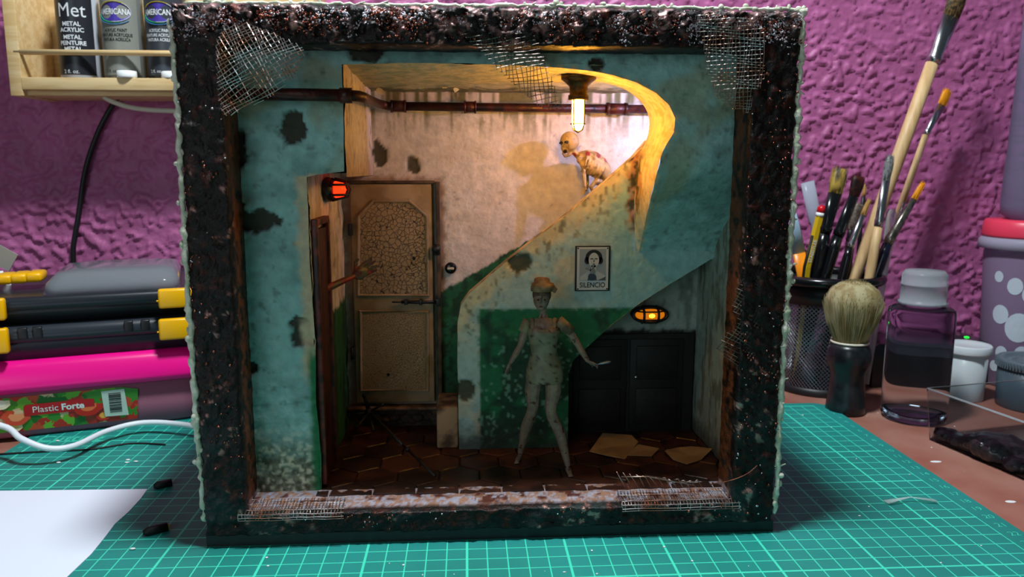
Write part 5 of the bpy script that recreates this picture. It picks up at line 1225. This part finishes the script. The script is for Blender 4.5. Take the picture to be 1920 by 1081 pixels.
q = put_text('Plastic', .66, fm(2.92, 1.86, .08), sx=.98); q.merge(put_text('Forte', .66, fm(4.62, 1.86, .08), sx=.98, bold=.022)); q.build('lettering', M_white, fb)
for i, (x_, z_, r_, c_, c3_) in enumerate(((5.55, 2.0, 1.0, 'b0241a', 'd86a3c'), (1.1, 1.7, .85, 'c84a30', 'e09060'), (-.4, 2.3, .75, 'a82018', 'cf6a50'), (.3, 2.75, .55, 'e4dcb8', 'f0ecd8'), (6.5, 1.1, .5, 'b82a1c', 'd8a040'), (.9, .95, .5, 'e0d8b0', 'c8d070'))):
    for k_, (rr_, cc_) in enumerate(((r_, c_), (r_ * .55, c3_))):
        q = MB(); q.add([L(x_ + rr_ * math.cos(t / 18 * 6.2832) * (1 + .08 * math.sin(t * 2.3)), lab(z_) - .035 - .008 * k_, min(3.1, max(.58, z_ + rr_ * .8 * math.sin(t / 18 * 6.2832)))) for t in range(18)], [tuple(range(18))]); q.build('printed_slice', mk('slice_print_%d' % (i * 2 + k_), cc_, .35), fb)
q = MB(); q.add([L(6.6, lab(1) - .09, 1.0), L(8.15, lab(1) - .09, .95), L(8.0, lab(3) - .09, 3.02), L(6.5, lab(3) - .09, 2.98)], [(0, 1, 2, 3)]); q.build('barcode_sticker', mk('sticker', 'c4d8cc', .5), fb)
q = MB(); rs = random.Random(3); z = 1.25
while z < 2.75:
    h = rs.choice((.03, .05, .09)); q.add([L(6.95, lab(z) - .11, z), L(7.75, lab(z) - .11, z), L(7.75, lab(z + h) - .11, z + h), L(6.95, lab(z + h) - .11, z + h)], [(0, 1, 2, 3)]); z += h + rs.choice((.03, .06))
q.build('barcode_bars', M_black, fb, kind='stuff')

def clip(x0, x1, z0, z1, parent, y=-.55):
    q = MB(); q.box((0, 0, 0), (x1 - x0, .7, z1 - z0), bev=.16)
    q.tube([(-(x1 - x0) / 2, -.2, -(z1 - z0) * .1), ((x0 - x1) / 2 - .12, -.2, -(z1 - z0) * .1)], .07, 5)
    for v in q.v: v[:] = L((x0 + x1) / 2 + v.x, y + .35 + v.y, (z0 + z1) / 2 + v.z)
    q.build('latch', M_yellow, parent)
og2 = thing('organiser_case', L(0, 0, 5.66), 'black parts case with yellow latches, directly on the pink lid', 'case')
q = MB(); q.loft([rr_ring(-9, .75, 14.2, 12.8, .9, 5.66), rr_ring(-9.1, .55, 14.4, 12.9, 1, 6.7), rr_ring(-9.1, .5, 14.4, 12.9, 1, 7.0)]); q.build('base_shell', mk('dark_plum_plastic', '241c2c', .35), og2)
q = MB(); q.loft([rr_ring(-9.2, .25, 14.5, 13, 1, 6.95), rr_ring(-9.2, .2, 14.5, 13, 1, 7.55), rr_ring(-9.0, .45, 14.3, 12.8, 1, 7.95), rr_ring(-8.7, .8, 14.0, 12.5, 1, 8.1)]); q.build('cover', mk('slate_plastic', '2a3038', .3), og2)
for x in (2.0, 2.9, 8.6, 9.7):
    q = MB(); q.box((0, 0, 0), (.6, .35, .8), bev=.08)
    for v in q.v: v[:] = L(x + v.x, .25 + v.y, 7.6 + v.z)
    q.build('cover_rib', M_blk, og2)
clip(-1.6, 1.25, 6.4, 8.15, og2); clip(10.6, 13.3, 6.5, 8.05, og2)
og1 = thing('organiser_case', L(0, 0, 8.12), 'black parts case with yellow latches and clear domed window, topmost of the left-hand stack', 'case')
q = MB(); q.loft([rr_ring(-9, 1.0, 14.2, 12.8, .9, 8.12), rr_ring(-9.1, .6, 14.4, 12.9, 1, 8.9), rr_ring(-9.1, .45, 14.4, 12.9, 1, 9.25)]); q.build('base_shell', M_blk, og1)
q = MB(); q.loft([rr_ring(-9.2, .15, 14.5, 13, 1, 9.2), rr_ring(-9.2, .15, 14.5, 13, 1, 9.95), rr_ring(-9.0, .35, 14.3, 12.8, 1, 10.05), rr_ring(-8.8, .6, 14.1, 12.6, 1, 10.1)]); q.build('cover', mk('charcoal_plastic', '20262c', .32), og1)
q = MB(); q.loft([rr_ring(3.2, .5, 12.2, 10, 1.0, 10.05), rr_ring(3.4, .8, 12.1, 9.9, 1.1, 10.8), rr_ring(4.0, 1.6, 11.8, 9.4, 1.2, 11.45), rr_ring(5.2, 2.8, 11.0, 8.4, 1.2, 11.6)]); q.build('clear_dome', mk('scuffed_clear_plastic', 'dce8f0', .08, 0, trans=.8, ior=1.2), og1, label='scuffed clear domed window')
clip(-1.6, 1.25, 8.7, 10.2, og1); clip(10.7, 13.4, 8.85, 10.25, og1)
q = MB()
for k in range(7):
    q.box((0, 0, 0), (1.1, 2.4, .7), bev=.22)
    for v in q.v[-98:] if False else q.v[len(q.v) - (len(q.v) // (k + 1)):]: v[:] = L(-3.4 + k * .95 + v.x, 5 + v.y, 10.75 + .04 * k + v.z)
q.build('carry_handle', M_yellow, og1, label='ridged yellow carry handle')
q = MB(); q.box((0, 0, 0), (1.4, 1.6, .9), bev=.2)
for v in q.v: v[:] = L(13.2 + v.x, 8 + v.y, 10.5 + v.z)
q.build('latch', M_yellow, og1)

# white cable in front of the container
cp_ = [onz(u, v, z) for u, v, z in ((0, 797, 2.4), (40, 822, 1.8), (90, 840, 1.1), (140, 835, .9), (200, 808, .8), (270, 792, .8), (355, 797, .8))] + [Vector((-44.5, -6, .5)), Vector((-40, -5, .2))]
cp_.insert(0, cp_[0] + Vector((-4, -1.2, 1.2)))
q = MB(); q.tube(crv(cp_, 6), .20, 10); q.build('white_cable', mk('white_cable_rubber', 'dfe8ee', .4), None, label='white cable looping across the table in front of the pink-lidded box', cat='cable')
q = MB(); q.tube(crv([onz(0, 851, .06), onz(100, 845, .06), onz(170, 842, .06), onz(245, 831, .06), onz(310, 833, .06)], 6), .07, 6); q.build('cable_shadow_line', M_black, None, label='thin black line on the mat standing for the shadow of the white cable', cat='shadow line')  # black strip laid on the mat as the cable's shadow
# black tips lying on the mat left of the box
for u0, v0, u1, v1, lb, t_ in ((288, 911, 322, 904, 'small black cap lying in the shadow on the mat beside the box', 0), (268, 998, 314, 987, 'black worn-out felt tip with a yellow mark in the shadow left of the box', 1)):
    a = onz(u0, v0, .2); b = onz(u1, v1, .2); q = MB(); q.tube([a, a.lerp(b, .2), b], [.12, .24, .24], 10); o_ = q.build('marker_tip', M_black, None, label=lb, cat='cap')
    if t_: q = MB(); q.tube([b, b + (b - a).normalized() * .08], .18, 8); q.build('yellow_mark', M_yellow, o_)

# spice-rack shelf with paint bottles
SY = 5.6; sh_ = thing('wall_shelf', (-52, 8.5, 24.4), 'pale pine rack with a dowel rail holding paint bottles on the wall at upper left', 'shelf')
q = MB(); q.box((-62.95, 8.4, 29.6), (.95, 5.6, 10.2), bev=.05); q.build('side_panel', M_wood, sh_)
q = MB(); q.box((-40.2, 8.4, 29.6), (.95, 5.6, 10.2), bev=.05); q.build('side_panel', M_wood, sh_)
q = MB(); q.box((-51.6, 8.7, 24.95), (21.8, 5.0, .7), bev=.04); q.build('bottom_board', M_wood, sh_)
q = MB(); q.box((-51.6, SY + .2, 25.45), (21.8, .45, .95), bev=.05); q.build('front_rail', M_wood, sh_)
q = MB(); q.tube([(-62.9, SY + .2, 27.85), (-40.2, SY + .2, 27.85)], .22, 12); q.build('dowel_rail', M_wood, sh_)
q = MB(); q.box((-51.6, 10.9, 29.8), (21.8, .3, 9.4)); q.build('back_board', M_wood, sh_)
M_logo = mk('logo_purple', '46349c', .4); M_ly = mk('logo_yellow', 'd8c020', .4); M_lg = mk('logo_green', '28905c', .4); M_lb = mk('logo_blue', '3c8cc8', .4)
def pbottle(cx, cy, R, bodyc, labc, label, kind):
    c = Vector((cx, cy, 25.3)); t = thing('paint_bottle', c, label, 'paint bottle', 'paint bottles on the shelf')
    q = MB(); q.lathe([(.01, 0), (R - .2, 0), (R, .25), (R, 7.3), (R * .8, 7.9), (.7, 8.2), (.7, 8.5), (.01, 8.5)], c, 36); q.build('body', mk('bottle_' + kind, bodyc, .25), t)
    q = MB(); q.lathe([(.9, 8.3), (.95, 9.5), (.6, 10.1), (.01, 10.1)], c, 24); q.build('cap', M_white if kind == 'a' else M_blk, t)
    m_ = cylmap(cx, cy, R + .02, 25.3); n = 24; w_ = 1.15
    q = MB(); q.add([m_((-w_ + 2 * w_ * i / n) * R, z) for z in (.9, 6.9) for i in range(n + 1)], [(i, i + 1, i + n + 2, i + n + 1) for i in range(n)], True); q.build('label', mk('label_' + kind, labc, .35), t)
    T = lambda s_, sz, x, z, mt, nm='lettering', **k: put_text(s_, sz, (lambda a, b: cylmap(cx, cy, R + .05, 25.3)(a + x, b + z)), **k)
    if kind == 'a':
        q = MB(); q.merge(T('Met', 1.5, .2, 5.3, 0, sx=.9)); 
        for s_, z in (('METAL', 4.6), ('ACRYLIC', 4.15), ('METAL', 3.6), ('PEINTURE', 3.15), ('METAL', 2.7)): q.merge(T(s_, .45, .15, z, 0, bold=.012))
        q.merge(T('2 fl. oz.', .42, -.1, 1.0, 0)); q.build('lettering', M_ink, t)
    else:
        q = MB(); ov = [(1.25 * math.cos(a / 28 * 6.2832), .72 * math.sin(a / 28 * 6.2832)) for a in range(28)]
        q.add([cylmap(cx, cy, R + .04, 25.3)(0, 5.7)] + [cylmap(cx, cy, R + .04, 25.3)(x, 5.7 + z) for x, z in ov], [(0, 1 + i, 1 + (i + 1) % 28) for i in range(28)]); q.build('logo_oval', M_logo, t)
        for mt, a0, a1, rx, rz, nm in ((M_ly, 50, 150, 1.3, .78, 'yellow_arc'), (M_lg, 190, 290, 1.32, .8, 'green_arc'), (M_lb, 200, 320, 1.42, .95, 'blue_arc'), (M_ink, -100, 60, 1.28, .76, 'white_arc')):
            q = MB(); q.tube([cylmap(cx, cy, R + .06, 25.3)(rx * math.cos(math.radians(a0 + (a1 - a0) * i / 14)), 5.7 + rz * math.sin(math.radians(a0 + (a1 - a0) * i / 14))) for i in range(15)], .06, 5, flat=.4); q.build(nm, mt, t)
        q = T('AMERICANA', .62, 0, 5.5, 0, sx=.72, bold=.012); q.build('lettering', M_ink, t)
        q = MB()
        for s_, z in (('ACRYLIC PAINT', 4.2), ('PEINTURE ACRYLIQUE', 3.85), ('PINTURA ACRILICA', 3.5)): q.merge(T(s_, .34, 0, z, 0, sx=.75, bold=.006))
        q.merge(T('2 fl. oz.', .34, -.5, 1.1, 0)); q.build('lettering', M_black if kind == 'b' else M_ink, t)
pbottle(-58.75, 7.6, 1.55, 'b8bcc4', '24262c', 'leftmost paint bottle on the shelf, black label lettered metal', 'a')
pbottle(-55.3, 7.6, 1.55, '6e706c', '84867f', 'middle paint bottle on the shelf, grey label with purple oval emblem', 'b')
pbottle(-51.9, 7.6, 1.55, '2c2e34', '3a3e46', 'rightmost paint bottle on the shelf, dark label with purple oval emblem', 'c')
for u, w_, lb in ((237, 17, 'white bottle cap lying on the shelf rail before the middle bottle'), (318, 16, 'white bottle cap on the shelf before the rightmost bottle')):
    p = at(u, 141, 5.9); q = MB(); q.lathe([(.01, 0), (.72, 0), (.75, .1), (.72, .55), (.01, .6)], (p.x, 6.25 if u > 300 else 6.0, 25.93), 20); q.build('bottle_cap', M_white, None, label=lb, cat='cap')
# cables on the wall
q = MB(); q.tube(crv([at(195, 182, 7), at(215, 192, 7), at(255, 203, 7), at(330, 208, 7), Vector((-42, 8, 23.4)), Vector((-40, 8.7, 24.4))], 5), .2, 10); q.build('shelf_cable', mk('cream_cable', 'c8c4b4', .4), None, label='cream cable sagging under the pine shelf', cat='cable')
q = MB(); q.tube(crv([at(225, 180, 9.5), at(212, 195, 10.5), at(183, 250, 10.6), at(160, 320, 10.6), at(148, 400, 10.6), at(138, 460, 10.6), at(133, 520, 10.6), Vector((-65, 10.4, 6)), Vector((-65, 10.4, 0))], 6), .22, 8); q.build('wall_cable', M_blk, None, label='black cable hanging down the purple wall at the left', cat='cable')
p = at(8, 478, 2); q = MB(); q.box((p.x - .4, 2, p.z), (2.4, .08, 1.5), Euler((0, .55, 0)), .0); tg = q.build('paper_tag', mk('grey_paper', '9a9a96', .6), None, label='grey printed paper tag poking in at the far left edge', cat='tag')
q = MB(); p = at(3, 512, 2); q.tube([p + Vector((-1.5, 0, -.2)), p, p + Vector((.6, 0, -1.3)), p + Vector((.4, 0, -2.3))], .22, 8); q.build('white_clip', M_white, None, label='small white plastic end behind the yellow handle at the far left', cat='clip')
